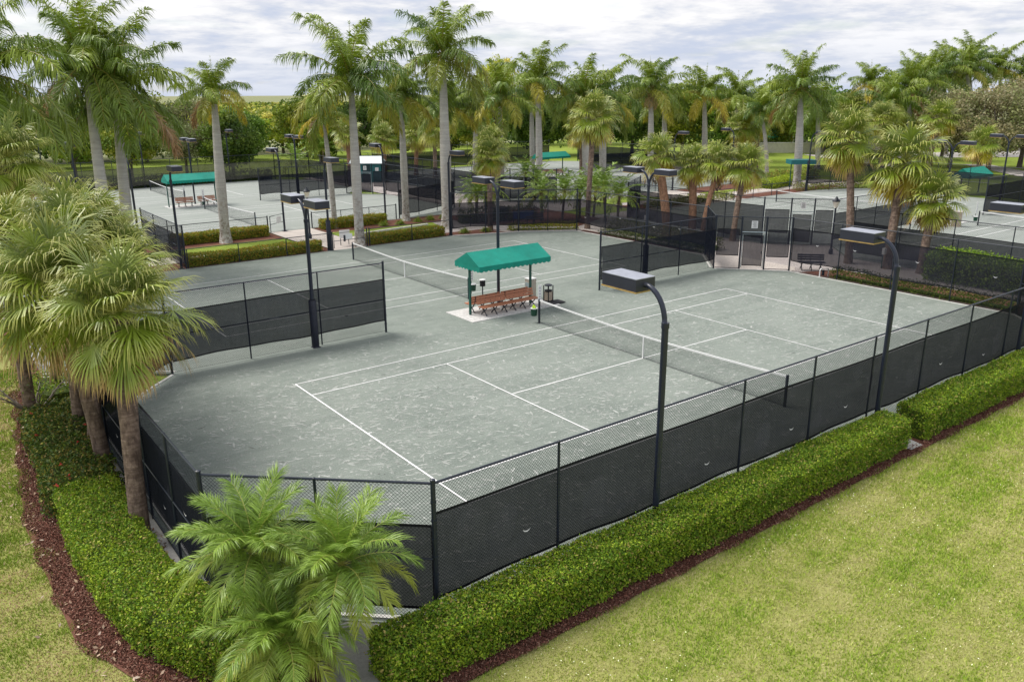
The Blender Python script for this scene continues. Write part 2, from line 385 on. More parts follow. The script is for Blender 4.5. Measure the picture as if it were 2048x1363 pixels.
# plaza and paths
g = MB().poly([(10, 38.2), (10, 28.6), (14.6, 27.0), (18.45, 24.7), (18.45, 12.4), (15.6, 9.3), (18.45, 6.3), (18.45, -6), (24.6, -6), (24.6, 6.3), (27.6, 9.3), (24.6, 12.8), (24.6, 25.6), (28.9, 28.55), (62, 28.55), (62, 38.1), (27.8, 38.1), (24.6, 41.3), (24.6, 76), (18.4, 76), (18.4, 41.3), (15.2, 38.1)], -.035)
struct('plaza_paving', g, 'plaza_paving')
g = MB(); g.poly([(-22, 30.7), (10.5, 30.7), (10.5, 32.9), (-22, 32.9)], -.022)
g.poly([(0.5, 28.45), (2.9, 28.45), (2.9, 30.7), (0.5, 30.7)], -.018); g.poly([(-0.2, 32.9), (3.1, 32.9), (3.1, 38.25), (-0.2, 38.25)], -.018)
g.poly([(15.3, 9.5), (15.3, 9.1), (18.6, 5.9), (19.6, 6.6), (19.6, 11.8), (18.4, 12.6)], -.01)
g.poly([(13.4, 28.6), (13.9, 27.6), (19.0, 24.9), (19.0, 13.5), (19.5, 13.5), (19.5, 25.2)], -.02)
g.poly([(34, 31.2), (62, 31.2), (62, 33.2), (34, 33.2)], -.02); g.poly([(39, 28.3), (43.5, 28.3), (43.5, 38.2), (39, 38.2)], -.024)
g.poly([(62, 29), (66, 29), (66, 62), (62, 62)], -.02)
struct('concrete_path', g, 'concrete')
g = MB(); g.poly([(-22, 28.55), (0.4, 28.55), (0.4, 30.6), (-22, 30.6)], -.03); g.poly([(3.0, 28.55), (9.8, 28.55), (14.6, 27.0), (13.6, 29.6), (3.0, 30.6)], -.028)
g.poly([(-22, 35.4), (-0.3, 35.4), (-0.3, 38.15), (-22, 38.15)], -.03); g.poly([(3.2, 35.3), (13.5, 34.8), (15, 38.1), (3.2, 38.15)], -.03)
g.poly([(18.5, -6.2), (21.2, -6.5), (21.0, 4.6), (18.5, 5.6)], -.02); g.poly([(18.5, 13.5), (19.0, 13.5), (19.0, 24.4), (18.5, 24.4)], -.015)
g.poly([(25.0, 14.5), (27, 14.5), (27, 24.0), (25, 24)], -.02); g.poly([(19.6, 26), (24, 28), (24, 37), (14, 37), (14, 32.4)], -.026)
g.poly([(30, 30), (38, 29.5), (38, 31), (30, 33)], -.026); g.poly([(44, 28.7), (61, 28.7), (61, 30.8), (44, 30.8)], -.026); g.poly([(44, 34.5), (61, 34.5), (61, 38), (44, 38)], -.026)
struct('planting_bed', g, 'mulch')
g = MB(); g.poly([(-22, 33.1), (-0.4, 33.1), (-0.9, 35.4), (-22, 35.4)], -.024); g.poly([(3.2, 33.1), (11.5, 33.1), (12, 34.9), (3.2, 35.4)], -.024)
g.poly([(24, 29.6), (30, 30), (30, 34.5), (24, 33)], -.018); g.poly([(44, 33.3), (61, 33.3), (61, 34.6), (44, 34.6)], -.018); g.poly([(30, 34), (38, 34), (38, 37), (30, 37)], -.018)
struct('lawn_strip', g, 'lawn_far')
g = MB(); g.slab([(5.0, 33.1), (11.0, 33.9), (11.0, 34.12), (5.0, 33.32)], -.05, 0.10)
struct('path_kerb', g, 'kerb_concrete')
g = MB().poly([(95, 52), (128, 30), (190, 34), (190, 44), (134, 41), (100, 60)], -.06); g.poly([(78, 12), (100, 34), (103, 32), (82, 10)], -.055)
struct('road', g, 'road')

def lines(mb, cx, cy, z=.008, w=.05):
    A, S, D, V = 11.885, 4.115, 5.485, 6.40
    def hx(y, x0, x1, ww=w, dz=0): mb.poly([(cx+x0, cy+y-ww/2), (cx+x1, cy+y-ww/2), (cx+x1, cy+y+ww/2), (cx+x0, cy+y+ww/2)], z+dz)
    def vy(x, y0, y1, ww=w, dz=.004): mb.poly([(cx+x-ww/2, cy+y0), (cx+x+ww/2, cy+y0), (cx+x+ww/2, cy+y1), (cx+x-ww/2, cy+y1)], z+dz)
    for y in (-D, D, -S, S): hx(y, -A, A)
    for x in (-A, A): vy(x, -D-w/2, D+w/2, 0.055)
    for x in (-V, V): vy(x, -S, S)
    hx(0, -V, V)
    hx(0, -A, -A+.15); hx(0, A-.15, A)
g = MB(); 
for c in ((0, 0), (0, 18.42)): lines(g, *c, w=.046)
for c in ((0, 48.1), (0, 66.9), (44, .6), (44, 18.9), (43.5, 48.2), (43.5, 66.6)): lines(g, *c, w=.07)
struct('court_lines', g, 'white_tape')

rng = np.random.default_rng(7)
def unit(v): return v/(np.linalg.norm(v, axis=-1, keepdims=True)+1e-9)

# scuffs left by shoes and ball marks on the clay
def scuffs(n, cx, cy, hw, hh, seed, lmin=.05, lmax=.50, a0=.10, a1=.60):
    r = np.random.default_rng(seed); mb = MB()
    K = 5
    # clustered around where people play
    cen = np.array([(-11.5, 2), (-12, -2.5), (-8, 3), (-4, 0), (9.5, 0), (12, 3), (5, -3), (12.5, -3), (-13.5, 4), (-3, -3), (3, 3)])
    pick = r.integers(0, len(cen), n); x = cen[pick, 0] + r.normal(0, 2.6, n); y = cen[pick, 1] + r.normal(0, 2.3, n)
    u = r.random(n) < .5; x[u] = r.uniform(-hw, hw, u.sum()); y[u] = r.uniform(-hh, hh, u.sum())
    x = np.clip(x, -hw, hw) + cx; y = np.clip(y, -hh, hh) + cy
    L = lmin + (lmax-lmin)*r.random(n)**4; W = r.uniform(.014, .08, n) + L*.02
    th = r.normal(-.62, .55, n) + (r.random(n) < .16)*PI/2; kap = r.normal(0, .5, n)/np.maximum(L, .15)*.4
    s = np.linspace(-.5, .5, K)
    ang = th[:, None] + kap[:, None]*s[None, :]*L[:, None]
    px = x[:, None] + np.cumsum(np.cos(ang), 1)*L[:, None]/K; py = y[:, None] + np.cumsum(np.sin(ang), 1)*L[:, None]/K
    wd = W[:, None]*np.array([.15, .8, 1, .7, .1])[None, :]/2
    nx, ny = -np.sin(ang)*wd, np.cos(ang)*wd
    z = (.004 + r.random(n)*.003)[:, None] + 0*px
    v = np.stack([np.stack([px+nx, py+ny, z], -1), np.stack([px-nx, py-ny, z], -1)], 2)     # n,K,2,3
    base = (np.arange(n)*K*2)[:, None, None]
    q = np.array([[2*i, 2*i+1, 2*i+3, 2*i+2] for i in range(K-1)])[None]
    lum = r.uniform(.42, .68, n); dark = r.random(n) < .015; lum[dark] = r.uniform(.15, .18, dark.sum())
    al = r.uniform(a0, a1, n)
    col = np.stack([lum*.97, lum, lum*.95, al], -1); col = np.repeat(col, K*2, 0)
    mb.add(v.reshape(-1, 3), (base+q).reshape(-1, 4), col); return mb
sc = scuffs(30000, 0, 0, 17.2, 8.3, 3)
sc2 = scuffs(11000, 0, 18.42, 17.0, 8.6, 5)
tag(sc.obj('court_scuffs', 'scuff'), 'pale shoe scuffs and skid marks on the near clay court', 'scuff marks', kind='stuff')
tag(sc2.obj('court_scuffs', 'scuff'), 'faint shoe scuffs on the second clay court', 'scuff marks', kind='stuff')

# ------------------------------------------------------------------ fences
def chain_link(mb, L, h, z0, sp, r):
    """diagonal wires of a chain link panel in local x (0..L), z (z0..h); the slopes cross"""
    H = h-z0; out_p = []; out_q = []
    for sgn in (1, -1):
        xs = np.arange(-H, L, sp) if sgn > 0 else np.arange(0, L+H, sp)
        a = np.stack([xs, np.full_like(xs, z0)], 1); b = np.stack([xs+sgn*H, np.full_like(xs, h)], 1)
        # clip to 0..L
        t0 = np.zeros(len(xs)); t1 = np.ones(len(xs))
        for lim in (0, L):
            t = (lim-xs)/(sgn*H)
            if (sgn > 0) == (lim == 0): t0 = np.maximum(t0, t)
            else: t1 = np.minimum(t1, t)
        ok = t1 > t0+.01; a, b, t0, t1 = a[ok], b[ok], t0[ok], t1[ok]
        out_p.append(a+(b-a)*t0[:, None]); out_q.append(a+(b-a)*t1[:, None])
    P = np.concatenate(out_p); Q = np.concatenate(out_q); n = len(P)
    d = unit(Q-P); perp = np.stack([-d[:, 1], d[:, 0]], 1)
    offs = [(r, 0), (-r*.5, r*.87), (-r*.5, -r*.87)]
    vs = []
    for E_ in (P, Q):
        for (o, yy) in offs: vs.append(np.stack([E_[:, 0]+perp[:, 0]*o, np.full(n, yy), E_[:, 1]+perp[:, 1]*o], 1))
    v = np.stack(vs, 1)
    base = (np.arange(n)*6)[:, None, None]; q = np.array([[0, 1, 4, 3], [1, 2, 5, 4], [2, 0, 3, 5]])[None]
    mb.add(v.reshape(-1, 3), (base+q).reshape(-1, 4))

frng = np.random.default_rng(21)
def windscreen(mb, L, z0, z1, y=.035, wr=.02, dip=.03):
    nx = max(2, int(L/.12)); nz = 12
    xs = np.linspace(.06, L-.06, nx); X, Z = np.meshgrid(xs, np.linspace(0, 1, nz))
    ph = frng.random(4)*6
    bot = z0 + dip*np.sin(xs*1.1+ph[0]) + dip*.5*np.sin(xs*2.7+ph[1]); top = z1 + dip*.5*np.sin(xs*.9+ph[2])
    zz_ = bot[None]*(1-Z) + top[None]*Z
    yy = y + wr*(np.sin(X*2.3+Z*2+ph[3]) + .7*np.sin(X*5.1-Z*4+ph[0]) + .5*np.sin(X*.9+Z*5) + 2.2*np.maximum(0, np.sin(X*.95-Z*1.8+ph[1]*1.7))**14)*np.sin(PI*Z)**.5
    v = np.stack([X, yy, zz_], -1).reshape(-1, 3)
    f = [(j*nx+i, j*nx+i+1, (j+1)*nx+i+1, (j+1)*nx+i) for j in range(nz-1) for i in range(nx-1)]
    mb.add(v, f)
    for arr in (bot, top):
        pts = np.stack([xs, np.full(nx, y), arr], 1)
        vv = np.concatenate([pts+[0, .012, .022], pts+[0, .012, -.022], pts+[0, -.012, .022], pts+[0, -.012, -.022]])
        ff = [(i, i+1, nx+i+1, nx+i) for i in range(nx-1)] + [(2*nx+i, 3*nx+i, 3*nx+i+1, 2*nx+i+1) for i in range(nx-1)]
        mb.add(vv, ff, mi=1)
    # vertical end hems
    for xx in (.06, L-.06): mb.box((xx, y, (z0+z1)/2), (.03, .02, z1-z0), mi=1)

def fence(name, label, a, b, h=3.04, sp=3.0, screen=(.5, 2.38), mat='screen_dense', side=1, mid=True, bottom=False, wire=.075, wr=.0028, group=None, flaps=True, ends=(1, 1), pr=.03, wrinkle=.02, cat='fence', nposts=None):
    a = np.array(a, float); b = np.array(b, float); L = float(np.linalg.norm(b-a)); rz = math.atan2(b[1]-a[1], b[0]-a[0])
    t = thing(name, label, cat, (a[0], a[1], 0), rz, group)
    n = nposts or max(1, int(round(L/sp)))
    pm = None
    for i in range(n+1):
        if (i == 0 and not ends[0]) or (i == n and not ends[1]): continue
        r = .048 if i in (0, n) else pr
        hh = h+.06 if i in (0, n) else h
        mb = MB(); mb.tube([(0, 0, -.1), (0, 0, hh)], r, 8)
        mb.tube([(0, 0, hh), (0, 0, hh+.02), (0, 0, hh+.035)], [r*1.15, r*1.1, r*.4], 8)
        if i in (0, n):
            for q in range(1, 8): mb.tube([(0, 0, h*q/8-.015), (0, 0, h*q/8+.015)], r*1.25, 8)
        p = mb.obj('post', 'dark_steel', t, smooth=False); p.location = (L*i/n, 0, 0)
    MB().tube([(0, 0, h), (L, 0, h)], .026, 6).obj('top_rail', 'dark_steel', t)
    if mid: MB().tube([(0, 0, h*.48), (L, 0, h*.48)], .022, 6).obj('middle_rail', 'dark_steel', t)
    mb = MB(); mb.tube([(0, 0, .05), (L, 0, .05)], .022 if bottom else .006, 5); mb.obj('bottom_rail' if bottom else 'tension_wire', 'dark_steel', t)
    if wire:
        mb = MB(); chain_link(mb, L, h, .05, wire, wr); mb.obj('chain_link', 'wire_vinyl', t)
    if screen:
        mb = MB(); windscreen(mb, L, screen[0], screen[1], y=.04*side, wr=wrinkle*side); w = mb.obj('windscreen', [mat, 'screen_hem'], t, smooth=True)
        if flaps:
            for i in range(n):
                if frng.random() < .2: continue
                mb = MB(); ph = np.linspace(PI*1.05, PI*1.9, 8); c0 = np.array([L*(i+.5)/n + frng.uniform(-.7, .7), -.005, screen[0]+(screen[1]-screen[0])*frng.uniform(.25, .65)])
                rr = .10; up_ = c0 + np.stack([rr*np.cos(ph), 0*ph, rr*np.sin(ph)], 1); w_ = .028*np.sin(np.linspace(0, PI, 8))+.003
                v = np.concatenate([up_, up_+np.stack([0*ph, 0*ph+.004, w_], 1)])
                v[:, 1] += .04*side + (.055 if side > 0 else -.055)*0
                v[:, 1] = (.04*side) - side*.045
                mb.add(v, [(j, j+1, 9+j, 8+j) for j in range(7)]); mb.obj('vent_flap', 'white_tape', w)
    return t
FG = 'chain link fences round the tennis courts'
# near pair of courts
fence('chain_link_fence', 'long black chain link fence with dark windscreen behind the clipped front hedge', (-15.1, AY0), (15.2, AY0), nposts=10, screen=(.62, 2.40), side=1, wr=.0036, mid=False, group=FG, wrinkle=.045)
fence('chain_link_fence', 'short corner fence panel right behind the two feathery date palms in the foreground', (-18.4, -6.15), (-15.1, AY0), nposts=2, screen=(.35, 2.12), side=1, wr=.0036, group=FG, ends=(1, 0))
fence('chain_link_fence', 'left end fence with dark windscreen beside the leaning cabbage palm trunks', (-18.4, 5.8), (-18.4, -6.15), sp=2.4, screen=(.45, 2.35), side=1, wr=.0034, bottom=True, group=FG, ends=(1, 0))
fence('chain_link_fence', 'short left fence panel hidden behind the big cabbage palm crowns', (-15.05, 9.35), (-18.4, 5.8), nposts=2, screen=(.5, 2.35), group=FG, flaps=False)
fence('chain_link_fence', 'left divider fence between the two near courts, ending near the green awning', (-15.05, 9.35), (-6.14, 9.35), nposts=3, screen=(.52, 2.35), mat='screen_mid', side=-1, wr=.0034, group=FG, ends=(0, 1))
fence('chain_link_fence', 'right divider fence between the two near courts, meeting the gate corner', (6.43, 9.35), (15.5, 9.3), nposts=3, screen=(.55, 2.3), mat='screen_mid', side=-1, group=FG)
fence('chain_link_fence', 'right end fence with see-through windscreen in front of the green shrub mound', (AX1, 6.15), (AX1, -6.0), nposts=4, screen=(.62, 2.45), mat='screen_thin', side=1, group=FG, ends=(0, 1), flaps=True, mid=False)
fence('chain_link_fence', 'short fence panel at the far right corner of the near court', (AX1, -6.0), (15.2, AY0), nposts=2, screen=(.5, 2.4), group=FG, ends=(0, 0), flaps=False)
fence('chain_link_fence', 'see-through windscreen fence right of the second court along the paved plaza', (AX1, 24.6), (AX1, 12.3), nposts=4, screen=(.6, 2.3), mat='screen_thin', group=FG, ends=(1, 1), flaps=True)
fence('chain_link_fence', 'fence panel from the gate corner back to the plaza fence', (AX1, 12.3), (15.5, 9.3), nposts=2, screen=(.6, 2.3), mat='screen_thin', group=FG, ends=(0, 0), flaps=False)
fence('chain_link_fence', 'far corner fence of the second court in front of the bushy date palm clump', (14.6, 26.9), (AX1, 24.6), nposts=2, screen=(.55, 2.3), mat='screen_thin', group=FG, ends=(1, 0), flaps=False)
fence('chain_link_fence', 'far fence of the second court in front of the bicycle rack', (9.7, AY1), (14.6, 26.9), nposts=2, screen=(.55, 2.3), mat='screen_thin', group=FG, ends=(1, 0), flaps=False)
LG = 'waist high black rail fences along the path'
fence('low_fence', 'waist high black fence between court and red-tipped hedge, left of the path gate', (-12, AY1), (0.25, AY1), h=1.15, nposts=4, screen=None, mid=False, wire=.10, wr=.0022, group=LG)
fence('low_fence', 'waist high black fence between court and hedge, right of the path gate', (3.05, AY1), (9.7, AY1), h=1.15, nposts=2, screen=None, mid=False, wire=.10, wr=.0022, group=LG, ends=(1, 0))
fence('low_fence', 'waist high black fence of the far left courts, left of the path opening', (-14, 38.3), (-0.3, 38.3), h=1.15, nposts=4, screen=None, mid=True, wire=.12, wr=.0024, group=LG)
fence('low_fence', 'waist high black fence of the far left courts, right of the path opening', (3.2, 38.3), (10.6, 38.3), h=1.15, nposts=3, screen=None, mid=False, wire=.12, wr=.0024, group=LG)
fence('tall_fence', 'narrow tall screened panel beside the left end of the path hedges', (-9.05, 28.5), (-9.05, 38.2), h=2.5, nposts=3, screen=(.3, 1.9), mat='screen_mid', group=FG, flaps=False)
# far left pair of courts
fence('chain_link_fence', 'divider fence with dark windscreen between the two far left courts', (6.2, 57.3), (15.4, 57.3), nposts=3, screen=(.6, 2.3), mat='screen_mid', side=-1, group=FG, wire=.11)
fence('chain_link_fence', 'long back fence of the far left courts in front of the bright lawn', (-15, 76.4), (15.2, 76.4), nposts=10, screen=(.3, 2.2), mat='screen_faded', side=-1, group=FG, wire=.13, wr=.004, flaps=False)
fence('chain_link_fence', 'left end fence of the far left courts, behind the palm fronds', (-15, 38.3), (-18.4, 41.3), nposts=2, screen=(.4, 2.3), mat='screen_mid', group=FG, wire=.13, flaps=False)
fence('chain_link_fence', 'far left side fence running back towards the dark trees', (-18.4, 41.3), (-18.4, 73.3), nposts=10, screen=(.3, 2.3), mat='screen_mid', group=FG, wire=.13, flaps=False)
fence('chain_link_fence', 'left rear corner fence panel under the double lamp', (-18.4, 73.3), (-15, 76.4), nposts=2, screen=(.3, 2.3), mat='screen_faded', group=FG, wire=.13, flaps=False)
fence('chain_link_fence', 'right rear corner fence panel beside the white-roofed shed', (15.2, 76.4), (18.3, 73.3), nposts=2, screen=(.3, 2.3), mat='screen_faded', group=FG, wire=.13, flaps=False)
fence('chain_link_fence', 'right end fence of the far left court behind the divider', (18.3, 73.3), (18.3, 60.4), nposts=4, screen=(.3, 2.3), mat='screen_thin', group=FG, wire=.13, flaps=False)
fence('chain_link_fence', 'screened panel between the shed and the divider of the far left courts', (18.3, 60.4), (15.4, 57.3), nposts=2, screen=(.6, 2.3), mat='screen_thin', group=FG, wire=.13, flaps=False)
fence('chain_link_fence', 'right end fence of the far left courts between tall palm trunks', (18.3, 54.2), (18.3, 41.3), nposts=4, screen=(.4, 2.3), mat='screen_mid', group=FG, wire=.13, flaps=False)
fence('chain_link_fence', 'dark screened corner fence behind the two tall royal palm trunks', (18.3, 41.3), (10.9, 38.3), nposts=3, screen=(.3, 2.3), mat='screen_mid', group=FG, wire=.13, flaps=False)
# right pair of courts
fence('chain_link_fence', 'dark screened fence behind the four shaggy cabbage palms', (24.65, 25.6), (24.65, 12.7), nposts=4, screen=(.3, 2.5), mat='screen_mid', group=FG, wire=.11, flaps=False)
fence('chain_link_fence', 'screened corner fence left of the shaggy cabbage palms', (29, 28.5), (24.65, 25.6), nposts=2, screen=(.3, 2.5), mat='screen_mid', group=FG, wire=.11, flaps=False)
fence('chain_link_fence', 'divider fence of the right courts passing behind the tallest cabbage palm', (27.7, 9.3), (38, 9.3), nposts=4, screen=(.4, 2.1), mat='screen_mid', group=FG, wire=.11, flaps=False, ends=(0, 1))
fence('chain_link_fence', 'screened end fence of the right court behind the green shrub mound', (24.65, 6.2), (24.65, -6), nposts=4, screen=(.4, 2.2), mat='screen_mid', group=FG, wire=.11, flaps=False)
fence('chain_link_fence', 'far divider fence with very dark windscreen at the right edge of the photo', (50, 9.35), (60, 9.35), nposts=3, screen=(.2, 2.4), mat='screen_dense', group=FG, wire=.12, flaps=False)
fence('chain_link_fence', 'far end fence of the right courts below the brown trees', (61.6, 25.4), (61.6, -6), nposts=10, screen=(.2, 2.3), mat='screen_thin', group=FG, wire=.14, flaps=False)
fence('chain_link_fence', 'far corner fence of the right courts with see-through screen', (53.6, 28.6), (61.6, 25.4), nposts=3, screen=(.8, 2.6), mat='screen_mid', group=FG, wire=.14, flaps=False)
fence('low_fence', 'waist high black fence of the right court in front of the flower bed', (30, 28.5), (53.6, 28.5), h=1.15, nposts=8, screen=None, mid=False, wire=.14, group=LG)
# far centre pair
fence('chain_link_fence', 'screened end fence of the far centre courts behind the stocky date palms', (24.65, 73.3), (24.65, 41.3), nposts=10, screen=(.2, 2.3), mat='screen_mid', group=FG, wire=.14, flaps=False)
fence('chain_link_fence', 'screened near corner fence of the far centre courts', (24.65, 41.3), (27.8, 38.2), nposts=2, screen=(.3, 2.3), mat='screen_mid', group=FG, wire=.14, flaps=False)
fence('low_fence', 'waist high black fence of the far centre courts', (27.8, 38.2), (44, 38.2), h=1.15, nposts=6, screen=None, mid=False, wire=.14, group=LG)
fence('chain_link_fence', 'back fence of the far centre courts behind the far green awning', (28.5, 76.4), (58.5, 76.4), nposts=10, screen=(.2, 2.3), mat='screen_mid', group=FG, wire=.15, flaps=False)
fence('chain_link_fence', 'dark end fence of the far centre courts seen between pale trunks', (61.6, 73.3), (61.6, 41.3), nposts=10, screen=(.2, 2.4), mat='screen_mid', group=FG, wire=.15, flaps=False)
fence('chain_link_fence', 'far centre divider fence with dark screen', (49, 57.3), (61, 57.3), nposts=4, screen=(.3, 2.3), mat='screen_mid', group=FG, wire=.15, flaps=False)

def gate_group(label, P0, P1, P2, P3, group):
    """a tall gate bay: two side panels and a gate with transom; P0..P3 along the line"""
    P = [np.array(p, float) for p in (P0, P1, P2, P3)]
    rz = math.atan2(*(P[3]-P[0])[::-1]); t = thing('gate_fence', label, 'gate', (P[0][0], P[0][1], 0), rz, group)
    xs = [float(np.linalg.norm(p-P[0])) for p in P]; H = 3.04
    for x in xs[0:]:
        if x == xs[0]: continue
        p = MB().tube([(0, 0, -.1), (0, 0, H+.05)], .05, 8).obj('post', 'dark_steel', t); p.location = (x, 0, 0)
    MB().tube([(0, 0, H), (xs[3], 0, H)], .026, 6).obj('top_rail', 'dark_steel', t)
    mb = MB()
    for x0, x1 in ((xs[0], xs[1]), (xs[2], xs[3])):
        mb.tube([(x0, 0, .06), (x1, 0, .06)], .022, 6)
    mb.obj('bottom_rail', 'dark_steel', t)
    mb = MB(); chain_link(mb, xs[3], H, .05, .085, .0026); mb.obj('chain_link', 'wire_vinyl', t)
    for x0, x1 in ((xs[0], xs[1]), (xs[2], xs[3])):
        mb = MB(); windscreen(mb, x1-x0-.1, .78, 2.3, y=.05, wr=.02); w = mb.obj('windscreen', ['screen_thin', 'screen_hem'], t, smooth=True); w.location = (x0+.05, 0, 0)
    d = MB(); x0, x1 = xs[1]+.09, xs[2]-.09
    d.tube([(x0, 0, .12), (x0, 0, 2.05), (x1, 0, 2.05), (x1, 0, .12), (x0, 0, .12)], .026, 6); g_ = d.obj('gate_leaf', 'galvanised', t)
    mb = MB(); windscreen(mb, x1-x0, .2, 1.98, y=.03, wr=.012); w = mb.obj('leaf_screen', ['screen_thin', 'screen_hem'], g_, smooth=True); w.location = (x0, 0, 0)
    MB().box((x1-.1, .0, 1.0), (.06, .12, .10)).obj('latch', 'dark_steel', g_)
    mb = MB(); mb.tube([(xs[1], 0, 2.18), (xs[2], 0, 2.18)], .028, 6); mb.obj('header_rail', 'galvanised', t)
    sg = MB(); sg.box(((xs[1]+xs[2])/2, -.045 if True else 0, 2.62), (.34, .012, .42)); s_ = sg.obj('sign', 'white_tape', t)
    ln = MB()
    for i in range(8): ln.box(((xs[1]+xs[2])/2 + (.02 if i % 2 else -.01), -.0545, 2.78-.045*i), (.24-.04*(i % 3), .004, .014))
    ln.obj('lettering', 'black_rubber', s_)
    return t
gate_group('tall gate bay with white notice at the notch of the near court', (15.5, 9.3), (16.5, 8.25), (17.45, 7.25), (AX1, 6.15), 'tall gates with white notices')
gate_group('tall gate bay with white notice beyond the plaza, left of the lantern post', (24.65, 12.7), (25.85, 11.4), (26.85, 10.3), (27.7, 9.3), 'tall gates with white notices')
gate_group('tall gate bay with white notice beside the small dark green shed', (15.4, 57.3), (16.4, 56.3), (17.3, 55.2), (18.3, 54.2), 'tall gates with white notices')
# low path gate, standing on the near court line
t = thing('low_gate', 'low black two-rail gate with small white sign where the path meets the second court', 'gate', (0.25, 28.5, 0))
for x in (0.1, 2.62): p = MB().tube([(0, 0, -.05), (0, 0, 1.25)], .045, 8).obj('post', 'dark_steel', t); p.location = (x, 0, 0)
MB().tube([(.2, 0, .12), (.2, 0, 1.1), (2.5, 0, 1.1), (2.5, 0, .12), (.2, 0, .12)], .024, 6).obj('frame', 'dark_steel', t)
MB().tube([(.2, 0, .6), (2.5, 0, .6)], .02, 6).obj('middle_bar', 'dark_steel', t)
MB().box((1.25, -.03, .82), (.55, .02, .36)).obj('sign', 'white_tape', t)
MB().box((.95, -.05, .72), (.12, .06, .42)).obj('latch_box', 'dark_steel', t)
t = thing('low_gate', 'low black gate leaf standing open with a white sign at the far left courts', 'gate', (-0.1, 38.3, 0), R(35))
MB().tube([(0, 0, .0), (0, 0, 1.15), (1.9, 0, 1.15), (1.9, 0, .0)], .035, 6).obj('frame', 'dark_steel', t)
MB().tube([(0, 0, .55), (1.9, 0, .55)], .02, 6).obj('middle_bar', 'dark_steel', t)
MB().box((1.1, -.03, .78), (.6, .02, .5)).obj('sign', 'white_tape', t)

# ------------------------------------------------------------------ nets
def net(label, x, y, detail=1, halfw=6.4, flip=1):
    t = thing('tennis_net', label, 'tennis net', (x, y, 0), 0, 'tennis nets stretched across the courts')
    ys = np.linspace(-halfw, halfw, 33); zt = .914 + .156*np.abs(ys/halfw)**1.6
    for s in (-1, 1):
        mb = MB().tube([(0, s*halfw, 0), (0, s*halfw, 1.09)], .05, 10); mb.tube([(0, s*halfw, 1.09), (0, s*halfw, 1.11)], [.05, .02], 10)
        p = mb.obj('post', 'dark_steel', t)
        if s*flip < 0:
            MB().tube([(0, s*(halfw+.10), .80), (.05, s*(halfw+.2), .72)], .022, 6).obj('crank', 'galvanised', p)
    b = MB()
    n = len(ys)
    top = zt+.01; bot = zt-.055
    v = np.concatenate([np.stack([np.full(n, sx), ys, zz], 1) for sx, zz in ((-.014, top), (.014, top), (.014, bot), (-.014, bot))])
    f = [(k*n+i, k*n+i+1, ((k+1) % 4)*n+i+1, ((k+1) % 4)*n+i) for k in range(4) for i in range(n-1)]
    b.add(v, f); b.obj('headband', 'white_tape', t)
    m = MB(); sp = .045 if detail else .08; r = .0019 if detail else .003
    def strands(P, Q, r, axis):
        P = np.array(P); Q = np.array(Q); k = len(P); o = np.array([[r, 0, 0], [-r*.5, 0, 0], [-r*.5, 0, 0]])
        if axis == 'v': o[1, 1] = r; o[2, 1] = -r
        else: o[1, 2] = r; o[2, 2] = -r
        v = np.concatenate([P[:, None]+o[None], Q[:, None]+o[None]], 1).reshape(-1, 3)
        base = (np.arange(k)*6)[:, None, None]; q = np.array([[0, 1, 4, 3], [1, 2, 5, 4], [2, 0, 3, 5]])[None]
        m.add(v, (base+q).reshape(-1, 4))
    yy = np.arange(-halfw+.06, halfw-.05, sp); ztop = np.interp(yy, ys, zt)
    strands([(0, a, .03) for a in yy], [(0, a, b_-.05) for a, b_ in zip(yy, ztop)], r, 'v')
    if detail:   # doubled mesh at the top
        strands([(.012, a+sp/2, b_-.32) for a, b_ in zip(yy, ztop)], [(.012, a+sp/2, b_-.05) for a, b_ in zip(yy, ztop)], r, 'v')
    for k in np.arange(.03, .86, sp):
        zc = .03 + (zt-.05-.03)*(k/.86)
        strands(np.stack([0*ys[:-1], ys[:-1], zc[:-1]], 1), np.stack([0*ys[1:], ys[1:], zc[1:]], 1), r, 'h')
    m.tube([(0, -halfw, .03), (0, halfw, .03)], .008, 4)
    m.obj('netting', 'net_cord', t)
    s_ = MB().box((0, 0, .455), (.036, .055, .91)); s_.obj('centre_strap', 'white_tape', t)
    return t
net('nearest tennis net, running across the large scuffed court to the front fence', 0, 0, flip=1)
net('tennis net of the second court, left of the green awning', 0, 18.42, flip=-1)
net('tennis net of the far left court nearest the path, ending at the open low gate', 0, 48.1, 0)
net('tennis net farthest to the left, behind the far left awning', 0, 66.9, 0)
net('tennis net of the right court seen above the tall gate bays', 44, 18.9, 0)
net('tennis net at the right edge beyond the green shrub mound', 44, .7, 0)
net('tennis net on the far centre court beyond the stone-coloured trunks', 43.5, 66.6, 0)
net('tennis net on the far centre court in front of the far awning', 43.5, 48.2, 0)

